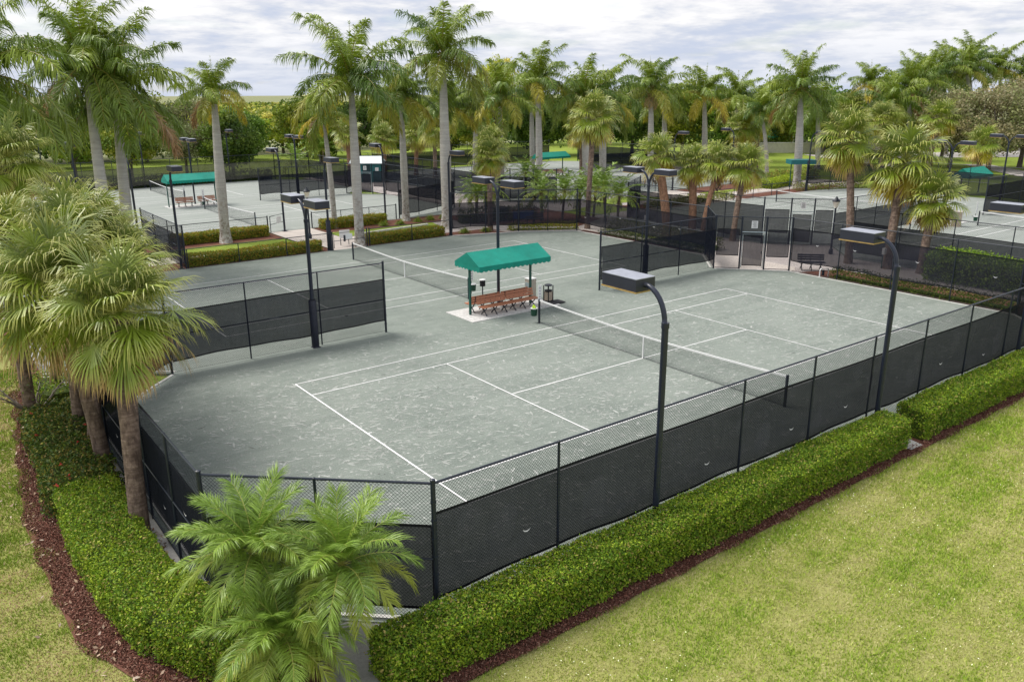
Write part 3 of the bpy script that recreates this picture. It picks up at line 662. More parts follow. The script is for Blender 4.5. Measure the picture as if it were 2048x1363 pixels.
# ------------------------------------------------------------------ awnings with benches
def awning(label, x, y, Lx=4.15, W=2.0, zr=2.97, ze=2.44, group='green gabled shade awnings', rz=0, post0=.15):
    t = thing('shade_awning', label, 'awning', (x, y, 0), rz, group)
    x0, x1, w = -Lx/2, Lx/2, W/2
    c = MB(); c.add([(x0, -w, ze), (x1, -w, ze), (x1, 0, zr), (x0, 0, zr), (x1, w, ze), (x0, w, ze)], [(0, 1, 2, 3), (3, 2, 4, 5)])
    c.more([(0, 3, 5), (1, 4, 2)])
    cn = c.obj('canopy', 'awning_canvas', t)
    v = MB(); vh = .20; sc_ = .26
    def val(a, b):
        a = np.array(a, float); b = np.array(b, float); L = np.linalg.norm(b-a); k = max(4, int(round(L/sc_))); n = k*8+1
        s = np.linspace(0, 1, n); P = a[None]+(b-a)[None]*s[:, None]; drop = vh + .055*np.abs(np.sin(s*k*PI))
        top = np.c_[P, np.full(n, ze+.004)]; bot = np.c_[P, ze-drop]
        v.add(np.concatenate([top, bot]), [(i, i+1, n+i+1, n+i) for i in range(n-1)])
    val((x0, -w), (x1, -w)); val((x1, w), (x0, w)); val((x0, w), (x0, -w)); val((x1, -w), (x1, w))
    v.obj('valance', 'awning_canvas', cn)
    fr = MB(); fr.tube([(x0+.05, 0, zr-.06), (x1-.05, 0, zr-.06)], .025, 6)
    for yy in (-w+.04, w-.04): fr.tube([(x0+.04, yy, ze-.03), (x1-.04, yy, ze-.03)], .022, 6)
    for xx in (x0+.04, x1-.04): fr.tube([(xx, -w+.04, ze-.03), (xx, w-.04, ze-.03)], .022, 6); fr.tube([(xx, -w+.04, ze-.03), (xx, 0, zr-.07), (xx, w-.04, ze-.03)], .018, 6)
    fr.obj('frame', 'green_metal', t)
    for xx in (x0+post0, x1-.45):
        p = MB().box((0, 0, 1.2), (.09, .09, 2.42)).box((0, 0, .01), (.2, .2, .02)).obj('post', 'green_metal', t); p.location = (xx, 0, 0)
    return t
awning('green gabled awning with scalloped edge over the benches between the two near courts', 0.22, 9.38)
awning('green gabled awning over benches on the far left courts', 0.0, 57.5, Lx=4.9, ze=2.45)
awning('green gabled awning over benches on the far centre court, between palm trunks', 43.3, 57.6, Lx=4.6, ze=2.45)
a4 = thing('shade_awning', 'flat dark teal awning on a slanted green post beside the garden path', 'awning', (56.0, 31.0, 0), R(-35))
MB().box((0, 0, 2.75), (2.7, 1.6, .45)).obj('canopy', 'roof_teal', a4)
for xx in (-1.0, .9): p = MB().tube([(0, 0, 0), (0, .1, 2.6)], .06, 8).obj('post', 'green_metal', a4); p.location = (xx, 0, 0)
awning('green awning peak showing behind the lowest cabbage palm on the right', 64.5, 17.0, Lx=4.6, ze=1.9, zr=2.6)

def bench(label, x, y, rz, L=1.62, group='wooden benches under the awnings'):
    t = thing('bench', label, 'bench', (x, y, 0), rz, group)
    for j, yy in enumerate((-.12, .12)):
        MB().box((0, yy-.06, .45), (L, .20, .04)).obj('seat_plank', 'bench_wood', t)
    for j, zz_ in enumerate((.57, .69, .81)):
        MB().box((0, .22+.035*j, zz_), (L, .03, .10), tilt=R(-14)).obj('back_slat', 'bench_wood', t)
    for xx in (-L*.36, 0, L*.36):
        mb = MB()
        mb.tube([(0, -.26, 0), (0, -.18, .10), (0, -.02, .24), (0, .14, .34), (0, .17, .43)], .028, 6)
        mb.tube([(0, .22, 0), (0, .16, .10), (0, .0, .24), (0, -.16, .34), (0, -.22, .43)], .028, 6)
        mb.tube([(0, .20, .42), (0, .27, .55), (0, .345, .86)], .020, 6); mb.tube([(0, -.24, .425), (0, .16, .425)], .02, 6)
        l = mb.obj('leg', 'bench_iron', t); l.location = (xx, 0, 0)
    return t
b0 = bench('wooden bench under the near awning, front row, at the left end', -0.68, 8.90, 0)
copy_thing(b0, 'wooden bench under the near awning, front row, at the right end', (1.00, 8.90, 0), 0)
copy_thing(b0, 'wooden bench under the near awning, back row, at the left end', (-0.80, 9.72, 0), PI)
copy_thing(b0, 'wooden bench under the near awning, back row, at the right end', (0.90, 9.72, 0), PI)
copy_thing(b0, 'left one of the orange-brown benches under the far left awning', (-0.95, 57.1, 0), 0)
copy_thing(b0, 'right one of the orange-brown benches under the far left awning', (1.05, 57.1, 0), 0)
copy_thing(b0, 'left one of the benches under the far centre awning', (42.5, 57.2, 0), 0)
copy_thing(b0, 'right one of the benches under the far centre awning', (44.3, 57.2, 0), 0)
copy_thing(b0, 'wooden bench partly hidden by the low cabbage palm on the right', (43.0, 9.0, 0), R(-60))
bk = bench('black metal bench on the concrete beside the tall gate of the near court', 19.6, 5.55, R(-45), 1.5, 'benches')
for ch in bk.children:
    ch.data.materials.clear(); ch.data.materials.append(MATS['bench_iron'])
copy_thing(bk, 'black metal bench behind the see-through fence by the date palms', (17.6, 28.8, 0), R(-30))
g = MB(); g.slab([(-2.35, 8.25), (2.85, 8.25), (2.85, 10.5), (-2.35, 10.5)], -.02, .03)
struct('stone_paving_pad', g, 'stone_pad')
g = MB(); g.slab([(-2.5, 56.4), (2.6, 56.4), (2.6, 58.6), (-2.5, 58.6)], -.02, .03); g.slab([(41, 56.4), (46, 56.4), (46, 58.6), (41, 58.6)], -.02, .03); g.slab([(40.8, 8.3), (45, 8.3), (45, 10.6), (40.8, 10.6)], -.02, .03)
struct('paving_pad', g, 'stone_pad')

def trash(label, x, y):
    t = thing('trash_can', label, 'trash can', (x, y, .03), R(8), 'trash cans'); t.scale = (.72, .72, .80)
    for a, b in ((-.2, -.2), (.2, -.2), (-.2, .2), (.2, .2)): MB().box((a*1.12, b*1.12, .5), (.05, .05, 1.0)).obj('corner_post', 'black_rubber', t)
    for (cx_, cy_, dx, dy) in ((0, -.2, .36, .03), (0, .2, .36, .03), (-.2, 0, .03, .36), (.2, 0, .03, .36)): MB().box((cx_, cy_, .33), (dx, dy, .55)).obj('pebble_panel', 'pebble_panel', t)
    MB().tube([(0, 0, .62), (0, 0, .70)], [.25, .27], 16).obj('rim', 'black_rubber', t)
    MB().tube([(0, 0, .98), (0, 0, 1.04), (0, 0, 1.08)], [.27, .26, .14], 16).obj('lid', 'fixture_side', t)
    MB().box((0, 0, .04), (.46, .46, .05)).obj('base', 'black_rubber', t)
    return t
trash('black trash can with pebbled panels behind the net post by the awning', 2.8, 9.15)
MB()
m = MB().box((2.85, 8.75, .05), (.95, .62, .025)); tag(m.obj('rubber_mat', 'black_rubber'), 'black rubber mat on the paving beside the trash can', 'mat')
t = thing('water_cooler_stand', 'tan square water station behind the awning post', 'water station', (2.55, 10.25, .03))
MB().box((0, 0, .48), (.42, .38, .96)).obj('cabinet', 'cooler_tan', t); MB().box((0, 0, .985), (.46, .42, .05)).obj('top', 'white_plastic', t); MB().box((-.216, 0, .7), (.01, .3, .2)).obj('panel', 'galvanised', t)
def basket(label, x, y, balls=False, z=.32):
    t = thing('ball_bucket', label, 'bucket', (x, y, z), 0, 'green buckets hanging by the net posts')
    MB().tube([(0, 0, 0), (0, 0, .32)], [.13, .155], 14).obj('bucket', 'green_bin', t); MB().tube([(0, 0, .32), (0, 0, .35)], .165, 14).obj('rim', 'white_plastic', t)
    MB().tube([(0, .15, .3), (0, .30, .36)], .015, 6).obj('bracket', 'dark_steel', t)
    return t
basket('green bucket with tennis balls hanging on the near net post by the awning', -.12, 6.62)
for i, (dx, dy, dz) in enumerate(((-.05, 0, 0), (.06, .03, 0), (0, -.06, .0), (.0, .02, .06))):
    mb = MB(); th = np.linspace(0, PI, 7)
    mb.tube([(0, 0, -.033*math.cos(a)) for a in th], [max(.001, .033*math.sin(a)) for a in th], 10)
    o = mb.obj('tennis_ball', 'ball_yellow', smooth=True); o.location = (-.12+dx, 6.62+dy, .32+.385+dz); o.scale = (1.6,)*3
    tag(o, ['leftmost tennis ball in the bucket by the near net post', 'rightmost tennis ball in the bucket by the near net post', 'front tennis ball in the bucket by the near net post', 'topmost tennis ball in the bucket by the near net post'][i], 'tennis ball', 'tennis balls in the bucket')
basket('green bucket on the net post at the right end of the second net', .12, 18.42-6.62, z=.45)
basket('green bucket with white rim on the net post at the right edge of the photo', 43.7, 7.2, z=.35)
basket('blue-green bucket on the far left net post', .0, 54.7, z=.35)
def score(label, x, y, z0=.55, h=.75, tw=.18):
    t = thing('score_board', label, 'scoreboard', (x, y, 0), 0, 'tall white score keepers on net posts')
    MB().box((0, 0, z0+h/2), (tw, .03, h)).obj('board', 'white_plastic', t); MB().tube([(0, .03, .3), (0, .03, z0+h)], .018, 6).obj('stake', 'dark_steel', t)
    mb = MB()
    for i in range(5): mb.box((-.0, -.018, z0+.1+i*.13), (tw*.45, .006, .03))
    mb.obj('score_marks', 'fixture_top', t)
    return t
score('tall white score keeper on the near net post beside the awning', 0.12, 6.52, .95, .75)
score('tall white score keeper at the right end of the second net, behind the awning post', .1, 18.42-6.52, .95, .7)
score('white score keeper on the net post beside the far left awning', 0, 60.6, .6, .95)
score('white score keeper on the net post in front of the far left benches', 0, 54.6, .9, .85)
score('white score keeper on the net post at the right edge of the photo', 43.9, 7.3, .9, .9)
t = thing('water_cooler', 'dark water cooler with white rim at the end of the second net', 'water cooler', (0.35, 11.3, 0))
MB().tube([(0, 0, 0), (0, 0, .75)], .03, 8).obj('stand', 'dark_steel', t); MB().tube([(0, 0, .75), (0, 0, 1.05)], .14, 14).obj('barrel', 'black_rubber', t); MB().tube([(0, 0, 1.05), (0, 0, 1.08), (0, 0, 1.10)], [.17, .165, .10], 14).obj('lid', 'white_plastic', t)

# ------------------------------------------------------------------ court lights
def lamp_head(parent, cy, z, s, pole_top, L=1.04, W=.58, H=.27):
    """box fixture whose long side runs along y; cy = centre"""
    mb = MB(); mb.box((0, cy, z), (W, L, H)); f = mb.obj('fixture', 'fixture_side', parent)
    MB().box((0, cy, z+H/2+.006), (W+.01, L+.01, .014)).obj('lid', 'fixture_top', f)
    tr = MB()
    for dx, dy, sx, sy in ((0, L/2, W+.03, .03), (0, -L/2, W+.03, .03), (W/2, 0, .03, L-.03), (-W/2, 0, .03, L-.03)): tr.box((dx, cy+dy, z-H/2-.014), (sx, sy, .028))
    tr.obj('trim', 'fixture_trim', f)
    MB().box((0, cy, z-H/2-.004), (W-.04, L-.04, .008)).obj('lens', 'lens_glass', f)
    y_in = cy - s*L/2
    a = np.linspace(0, 1, 9); pts = [(0, s*(.02+.0*q)+ (y_in)*(1-math.cos(q*PI/2)), pole_top + (z-pole_top)*math.sin(q*PI/2)) for q in a]
    MB().tube(pts, .058, 10).obj('arm', 'pole_steel', parent, smooth=True)
def court_lamp(label, x, y, arms, sleeve=True, top=5.15, z=5.92, reach=1.14, rz=0):
    t = thing('court_light', label, 'court light', (x, y, 0), rz, 'tall court lights with box heads')
    mb = MB(); mb.tube([(0, 0, -.1), (0, 0, top)], .075, 12); mb.tube([(0, 0, top-.06), (0, 0, top+.06)], .088, 12); mb.box((0, 0, .012), (.3, .3, .03)); mb.obj('pole', 'pole_steel', t, smooth=False)
    for s in arms: lamp_head(t, s*reach, z, s, top)
    if sleeve: MB().tube([(0, 0, .03), (0, 0, .08), (0, 0, 1.95), (0, 0, 2.0)], [.14, .155, .155, .12], 14).obj('padding', 'pad_sleeve', t, smooth=True)
    return t
LY = -9.55
court_lamp('single-headed court light standing in front hedge, nearest to the viewer', -9.5, LY, (1,), False)
court_lamp('single-headed court light at the gap between the two front hedges', -.1, LY, (1,), False)
court_lamp('single-headed court light whose box head enters at the right edge of the photo', 9.4, LY, (1,), False)
court_lamp('double-headed court light in front of the left divider fence', -9.46, 9.2, (1, -1))
court_lamp('double-headed court light rising behind the near green awning', .45, 10.1, (1, -1), False)
court_lamp('double-headed court light at the right divider fence between the near courts', 9.9, 9.45, (1, -1))
court_lamp('single-headed court light by the second court, right of the tallest palm', 9.66, 28.65, (-1,), False)
court_lamp('single-headed court light at the low path gate of the second court', .2, 28.65, (-1,), True, top=5.15)
court_lamp('single-headed court light at the left end of the red-tipped hedges', -9.3, 28.65, (-1,), False)
court_lamp('single-headed court light between the path and the far left court, near the open low gate', .9, 38.1, (1,), False)
court_lamp('single-headed court light beside the fern-like palms, right of the path hedges', 9.5, 38.1, (1,), False)
court_lamp('single-headed court light far left, showing beside the leaning royal palm trunk', -9.4, 38.1, (1,), False)
court_lamp('double-headed court light at the divider of the far left courts', 10.2, 57.5, (1, -1))
court_lamp('double-headed court light rising behind the far left awning', .3, 58.4, (1, -1), False)
court_lamp('double-headed court light against the dark trees at far left', -9.6, 57.5, (1, -1), False)
court_lamp('back row court light directly above the far left awning net', .3, 76.6, (-1,), False)
court_lamp('back row court light farthest left, before the dark tree', -9.5, 76.6, (-1,), False)
court_lamp('back row court light in front of the dark tree, right of the pale trunk', 9.8, 76.6, (-1,), False)
court_lamp('court light above the garden bed at the far side of the right court', 54, 28.7, (-1,), False)
court_lamp('court light beside the fan palms, left of the pale trunk, far centre', 53.5, 38.1, (1,), False)
court_lamp('court light in front of the far royal palm trunks, far centre', 43.8, 38.1, (-1,), False)
court_lamp('double-headed court light behind the tallest cabbage palm on the right', 47.0, 11.2, (1, -1))
court_lamp('double-headed court light at the right edge before the brown trees', 60.5, 12.5, (1, -1), False)
def lantern(label, x, y, h=3.3):
    t = thing('lantern_post', label, 'street lamp', (x, y, 0), 0, 'old-style lantern posts')
    MB().tube([(0, 0, 0), (0, 0, .25), (0, 0, .35), (0, 0, h-.6)], [.14, .13, .07, .05], 10).obj('post', 'pole_steel', t)
    MB().tube([(0, 0, h-.6), (0, 0, h-.5), (0, 0, h-.2)], [.08, .13, .21], 12).obj('globe', 'lamp_glass', t, smooth=True)
    MB().tube([(0, 0, h-.2), (0, 0, h-.14), (0, 0, h-.04), (0, 0, h+.05), (0, 0, h+.14)], [.25, .24, .14, .06, .01], 12).obj('cap', 'dark_steel', t)
    return t
lantern('black lantern post with cream globe beside the right tall gate bay', 24.9, 7.6, 3.5)
lantern('black lantern post showing between the heads of the left divider light', 1.1, 33.9, 3.5)

# ------------------------------------------------------------------ palms
GREENS = dict(fresh=(.155, .235, .028), mid=(.095, .165, .020), deep=(.045, .105, .018), yellow=(.32, .30, .035), brown=(.24, .165, .095), blue=(.110, .165, .065))
def colmix(a, b, t): return np.array(a)*(1-t)+np.array(b)*t
def strips(mb, P, D, Wd, L, droop, w, col, segs=(.55, 1.0)):
    """leaflets: P base (n,3), D unit dir, Wd unit width dir, L length (n), droop, w width (n), col (n,3)"""
    n = len(P); D = np.asarray(D); z = np.array([0, 0, -1.0])
    p0 = P; p1 = P + D*(L*.5)[:, None] + z*(droop*L*.12)[:, None]
    D2 = unit(D + z*droop[:, None]); p2 = p1 + D2*(L*.5)[:, None]
    h = Wd*(w/2)[:, None]
    v = np.stack([p0-h*.6, p0+h*.6, p1-h, p1+h, p2], 1)
    base = (np.arange(n)*5)[:, None]
    c = np.repeat(col, 5, 0)
    mb.add(v.reshape(-1, 3), base+np.array([[0, 1, 3, 2]]), c); mb.more(base+np.array([[2, 3, 4]]))
def frond(mb, r, azm, elev, L, curl, n, ll, lw, plume, droop, col, start=.12, rib=(.2, .22, .06), base=(0, 0, 0), vee=.25, ribr=.02, fan=(12, 26, 58), tipl=.5):
    K = 14; s = np.linspace(0, 1, K); ang = elev - curl*s**1.35
    ds = L/(K-1); hx = np.cumsum(np.r_[0, np.cos((ang[1:]+ang[:-1])/2)*ds]); hz = np.cumsum(np.r_[0, np.sin((ang[1:]+ang[:-1])/2)*ds])
    A = azm + r.normal(0, .10)*s**2
    pts = np.stack([hx*np.cos(A), hx*np.sin(A), hz], 1) + np.array(base)
    mb.tube(pts, np.linspace(ribr, ribr*.2, K), 4, False, col=np.array(rib))
    t = np.sort(r.uniform(start, 1, n)); t = np.concatenate([t, t])
    side = np.concatenate([np.ones(n), -np.ones(n)])
    P = np.stack([np.interp(t, s, pts[:, i]) for i in range(3)], 1)
    T = unit(np.stack([np.interp(t, s, np.gradient(pts[:, i])) for i in range(3)], 1))
    S = np.cross(T, [0, 0, 1.0]); S = unit(S); N = np.cross(S, T)
    a = np.interp(t, [0, .5, 1], [R(q) for q in fan]) + r.normal(0, .10, 2*n)
    lift = vee + r.normal(0, plume, 2*n)
    D = unit(S*side[:, None]*np.cos(a)[:, None] + T*np.sin(a)[:, None] + N*lift[:, None])
    W = unit(np.cross(D, N)*(.6) + np.cross(D, S)*r.normal(0, .5, 2*n)[:, None] + T*.2)
    prof = np.interp(t, [0, .1, .3, .7, .92, 1], [.35, .8, 1, .97, tipl+.12, tipl])
    cc = np.tile(col, (2*n, 1))*r.uniform(.78, 1.22, (2*n, 1))
    strips(mb, P, D, W, ll*prof*r.uniform(.85, 1.1, 2*n), np.full(2*n, droop)*r.uniform(.6, 1.4, 2*n), lw*np.ones(2*n), cc)

def royal_crown(seed, nf=17, L=3.6, yellow=.25, n=105):
    r = np.random.default_rng(seed); mb = MB(); g0 = r.random()*6
    for i in range(nf):
        q = i/(nf-1)
        elev = R(88 - 112*q + r.normal(0, 8)); azm = g0 + i*2.39996 + r.normal(0, .15)
        if q < .25: col = colmix(GREENS['fresh'], GREENS['mid'], .5*r.random())
        elif q < .7: col = colmix(GREENS['mid'], GREENS['fresh'] if r.random() < .4 else GREENS['deep'], r.random()*.95)
        else: col = colmix(colmix(GREENS['mid'], GREENS['deep'], .4), GREENS['yellow'], min(1, yellow*3*r.random()))
        if q > .97 and r.random() < .2: col = np.array(GREENS['brown'])*.8
        frond(mb, r, azm, elev, L*r.uniform(.85, 1.08)*(1 if q > .1 else .75), R(48+48*q if q < .8 else 60), n, .92, .050, .34, 1.2+1.3*q, col, base=(0, 0, .0), rib=(.20, .20, .06), ribr=.035, fan=(8, 18, 50))
    frond(mb, r, 0, R(88), 2.6, R(6), 10, .25, .03, .1, .2, np.array(GREENS['fresh']), start=.5, ribr=.03)
    return mb
ROY = [royal_crown(s, nf, L, ye).obj('crown', 'leaf', link=False).data for s, nf, L, ye in ((1, 21, 3.7, .15), (2, 22, 3.7, .25), (3, 17, 3.4, .5), (4, 26, 3.8, .05), (5, 20, 3.6, .25))]
def royal_palm(label, bx, by, cx_, cy_, cz, r, var=0, rot=0, tr=.30, brown=False):
    """pale trunk from base to crown point; r = crown radius"""
    t = thing('royal_palm', label, 'palm tree', (bx, by, 0), 0, 'tall royal palms')
    dx, dy = cx_-bx, cy_-by; H = cz-.9
    s = np.linspace(0, 1, 14); bend = s*s*.6+s*.4
    pts = np.stack([dx*bend*.97, dy*bend*.97, -.1+H*s], 1)
    rad = tr*np.interp(s, [0, .04, .15, .45, .8, 1], [1.35, 1.05, .92, 1.0, .78, .55])
    MB().tube(pts, rad, 14).obj('trunk', 'royal_bark', t, smooth=True)
    e = pts[-1]; top = np.array([dx, dy, cz])
    cs = MB().tube([e, e+(top-e)*.3, e+(top-e)*.8, top+np.array([0, 0, .3])], [tr*.52, tr*.55, tr*.33, tr*.15], 10).obj('crownshaft', 'crownshaft', t, smooth=True)
    c = bpy.data.objects.new('crown', ROY[var]); COL.objects.link(c); c.parent = t; c.location = (dx, dy, cz-.15); c.rotation_euler = (0, 0, rot); k = r/3.0; c.scale = (k, k, k)
    if brown:
        rr = np.random.default_rng(int(bx*10)); mb = MB()
        for i in range(3): frond(mb, rr, R(200)+i*.5, R(-35), 2.4, R(60), 40, .7, .06, .2, 2.0, np.array((.30, .21, .13)), ribr=.03)
        b = mb.obj('dead_frond', 'leaf_dull', t); b.location = (dx, dy, cz-.5)
    return t
# --- royal palms (base x, y, crown x, y, z, radius)
royal_palm('dense dark royal palm, left one of the overlapping pair behind the cabbage palms', -13.3, 27.0, -12.6, 30.0, 11.6, 3.6, 3, .4, .31)
royal_palm('dense dark royal palm, right one of the overlapping pair behind the cabbage palms', -11.9, 28.9, -11.1, 31.0, 10.4, 3.9, 3, 2.6, .31)
royal_palm('royal palm cut by the left edge, only its dark drooping fronds in view', -18.8, 21.5, -18.4, 22.3, 11.0, 3.8, 3, 1.2, .3)
royal_palm('lone short-fronded yellowish royal palm against the sky, right of the dense pair', -4.2, 36.1, -3.3, 38.2, 10.2, 2.7, 2, 1.0, .35)
royal_palm('slender royal palm with yellow crown hidden behind a bigger one, by the clipped hedge', 4.6, 37.2, 5.1, 39.0, 8.6, 2.2, 2, 2.2, .22)
royal_palm('wide-crowned royal palm at the low path gate, right of the lone yellowish one', 2.5, 28.85, 3.9, 31.6, 10.9, 4.4, 1, .7, .34)
royal_palm('royal palm with drooping crown just left of the tallest palm', 10.9, 37.2, 11.9, 39.0, 9.9, 3.1, 4, 1.7, .30)
royal_palm('tallest royal palm, its crown reaching the top edge of the photo', 11.4, 31.8, 13.4, 34.9, 12.9, 4.1, 0, .2, .40)
royal_palm('royal palm rising behind the shaggy round cabbage palm, right of the tallest', 34.3, 48.8, 35.8, 51.0, 11.3, 4.0, 1, 3.1, .38)
royal_palm('royal palm with pale stout trunk, left one of the two beside the thin cabbage palm', 39.3, 46.7, 40.3, 48.5, 9.6, 4.3, 4, .9, .42)
royal_palm('royal palm with pale stout trunk, right one of the two beside the thin cabbage palm', 43.2, 48.2, 44.5, 50.0, 9.4, 4.3, 1, 4.0, .42)
royal_palm('royal palm with a tan dead frond against its trunk, right of centre', 54, 51, 55.6, 53, 10.6, 4.4, 0, 2.0, .40, True)
royal_palm('royal palm with bright green plume behind the four shaggy cabbage palms', 67.5, 53.7, 68.8, 55.5, 10.0, 4.4, 2, 4.4, .40)
royal_palm('royal palm with full crown and pale leaning trunk beside the garden path', 57.1, 32.0, 58.9, 33.8, 10.4, 3.9, 3, 5.0, .44)
royal_palm('small yellow-green royal palm standing alone above the right tree line', 88, 41.6, 89.8, 43.7, 11.3, 3.4, 2, 3.3, .36)
royal_palm('royal palm with one upright frond, right of the small yellow-green one', 92.3, 38, 93.8, 40, 10.6, 4.2, 3, 1.1, .38)
royal_palm('royal palm with low full crown in front of the flat aqua roof', 65.1, 41.7, 65.7, 43.6, 8.0, 3.3, 1, 5.4, .26)
royal_palm('royal palm with brown hanging fronds behind the round cabbage palm', 37, 65.1, 38.3, 66.5, 8.6, 4.2, 4, 2.9, .32, True)
royal_palm('royal palm in the far right group, leftmost crown', 115.2, 43.8, 116.6, 46.8, 13.0, 4.4, 3, .3, .4)
royal_palm('royal palm in the far right group, second crown from the left', 119, 42, 120, 44.5, 13.4, 4.2, 0, 1.9, .4)
royal_palm('royal palm in the far right group, third crown from the left', 130.3, 46.8, 132, 50, 14.8, 4.6, 3, 2.5, .4)
royal_palm('royal palm in the far right group above the brown trees', 134.2, 43.4, 135.4, 46.2, 13.8, 4.6, 1, 3.6, .4)
royal_palm('royal palm at the far right edge of the photo above the brown trees', 136.7, 41.2, 138.2, 43, 11.8, 4.4, 3, 4.1, .4)
royal_palm('royal palm between the far right group and the upright-frond palm', 104, 41.5, 105, 43.5, 11.8, 4.2, 3, 5.1, .38)

royal_palm('royal palm half hidden between the tan-frond royal and the plumed one', 62, 56, 63, 57.5, 9.2, 4.2, 4, 3.9, .38)
royal_palm('royal palm crown low behind the pair of stout trunks, left side', 47, 66, 48, 67.5, 9.4, 4.2, 0, 1.9, .36)
royal_palm('royal palm crown behind the plumed royal, right side', 80, 58, 81, 59.5, 9.4, 4.4, 1, .9, .38)
royal_palm('low royal palm between the garden path royal and the small yellow-green one', 78, 43, 79, 44.5, 8.2, 4.0, 3, 2.4, .36)
royal_palm('dark royal palm under the upright-frond palm', 84, 36, 85, 37.5, 8.6, 4.0, 4, 3.4, .36)
royal_palm('royal palm behind the drooping-crown royal left of the tallest', 22, 48, 23, 49.5, 9.0, 3.6, 4, 1.4, .32)
royal_palm('royal palm crown right behind the tallest trunk', 26, 44.5, 27, 46, 9.6, 3.6, 1, 2.4, .32)

def fan_leaf(mb, r, H, azm, elev, Lb, nseg, col, droop=1.0, w=.045, tipcol=None):
    """costapalmate fan: hub H, blade pointing azm/elev"""
    d = np.array([math.cos(elev)*math.cos(azm), math.cos(elev)*math.sin(azm), math.sin(elev)])
    s = unit(np.cross(d, [0, 0, 1.0]) + 1e-6); roll = r.normal(0, .25); n = np.cross(s, d)
    s, n = s*math.cos(roll)+n*math.sin(roll), -s*math.sin(roll)+n*math.cos(roll)
    phi = np.linspace(-R(122), R(122), nseg) + r.normal(0, .02, nseg)
    cup = .18
    D = unit(d[None]*np.cos(phi)[:, None] + s[None]*np.sin(phi)[:, None] + n[None]*(cup*np.abs(np.sin(phi))-.10)[:, None] + r.normal(0, .035, (nseg, 3)))
    L = Lb*(.78+.22*np.cos(phi))*r.uniform(.9, 1.08, nseg)
    z = np.array([0, 0, -1.0]); W = unit(np.cross(D, n[None]))
    st = .16*Lb*np.maximum(0, np.cos(phi))
    P0 = H + d[None]*st[:, None]
    p1 = P0 + D*(L*.5)[:, None] + z*(L*.05*droop)[:, None]
    D2 = unit(D + z*(.45*droop)*r.uniform(.6, 1.5, nseg)[:, None]); p2 = p1 + D2*(L*.28)[:, None]
    D3 = unit(D2 + z*(1.1*droop)*r.uniform(.5, 1.6, nseg)[:, None]); p3 = p2 + D3*(L*.26)[:, None]
    wv = np.full(nseg, w)
    v = np.stack([P0-W*.006, P0+W*.006, p1-W*wv[:, None]/2, p1+W*wv[:, None]/2, p2-W*wv[:, None]*.34, p2+W*wv[:, None]*.34, p3], 1)
    c = np.tile(col, (nseg, 1))*r.uniform(.8, 1.2, (nseg, 1)); c = np.repeat(c, 7, 0).reshape(nseg, 7, 3)
    c[:, 4:6] = c[:, 4:6]*.65 + np.array([.36, .38, .15])*.35  # pale yellowish segment ends, brightened further in colour to imitate sunlit highlights
    c[:, 6] = c[:, 6]*.45 + np.array([.40, .37, .19])*.55
    if tipcol is not None: c[:, 6] = tipcol; c[:, 4:6] = .5*c[:, 4:6] + .5*np.array(tipcol)
    base = (np.arange(nseg)*7)[:, None]
    mb.add(v.reshape(-1, 3), base+np.array([[0, 1, 3, 2]]), c.reshape(-1, 3)); mb.more(base+np.array([[2, 3, 5, 4]])); mb.more(base+np.array([[4, 5, 6]]))
def sabal_crown(seed, nl=38, nseg=46, Lb=.92, pet=.95, yellow=.3, lowest=-62, w=.036, dead=.35, dr=1.0):
    r = np.random.default_rng(seed); mb = MB()
    for i in range(nl):
        q = i/(nl-1); elev = R(86 + (lowest-86)*q**.92) + r.normal(0, .10); azm = i*2.39996 + r.normal(0, .2)
        d = np.array([math.cos(elev)*math.cos(azm), math.cos(elev)*math.sin(azm), math.sin(elev)])
        pl = pet*r.uniform(.8, 1.15)*(1 if q < .85 else .85)
        H = d*pl + np.array([0, 0, -.10*pl])
        base = np.array([0, 0, .15-.35*q])
        if q < .3: col = colmix(GREENS['blue'], GREENS['fresh'], r.random()*.7)
        elif q < .72: col = colmix(GREENS['mid'], GREENS['fresh'], r.random())
        else: col = colmix(GREENS['fresh'], GREENS['yellow'], min(1, yellow*r.uniform(.4, 2.6)))
        tip = None
        if q > .70 and r.random() < dead: tip = np.array((.38, .245, .19))
        if q > .93 and r.random() < dead: col = np.array((.27, .19, .13)); tip = np.array((.33, .25, .18))
        mb.tube([base, base*.5+(H+base*.2)*.5+np.array([0, 0, .05]), H], [.028, .02, .014], 4, False, col=np.array((.16, .20, .05)))
        e2 = elev - R(16)*(.3+q) ; fan_leaf(mb, r, H, azm, e2, Lb*r.uniform(.88, 1.1), nseg, col, droop=(.6+.9*r.random())*dr, w=w, tipcol=tip)
    return mb
SAB = [sabal_crown(s, *a).obj('crown', 'leaf', link=False).data for s, a in ((11, (60, 42, .92, .88, .12, -66, .034, .85, 1.1)), (12, (50, 42, .92, .85, .2, -50, .034, .3, .9)), (13, (44, 28, .92, .80, .6, -64, .058, .6, .9)), (14, (48, 28, .90, .82, .4, -70, .058, .3, .9)), (15, (38, 26, .95, .78, .8, -60, .062, .6, .9)))]
def boots(mb, r, top, rad, n=26, h=.9, skirt=True):
    for i in range(n):
        a = i*2.4; z = top[2]-.1-h*i/n; p = np.array([top[0]+rad*math.cos(a), top[1]+rad*math.sin(a), z])
        o = np.array([math.cos(a)*.6, math.sin(a)*.6, .8]); o /= np.linalg.norm(o); L = r.uniform(.14, .32)
        mb.tube([p-o*.08, p+o*L*.5, p+o*L+np.array([math.cos(a), math.sin(a), 0])*.05], [.055, .04, .018], 4)
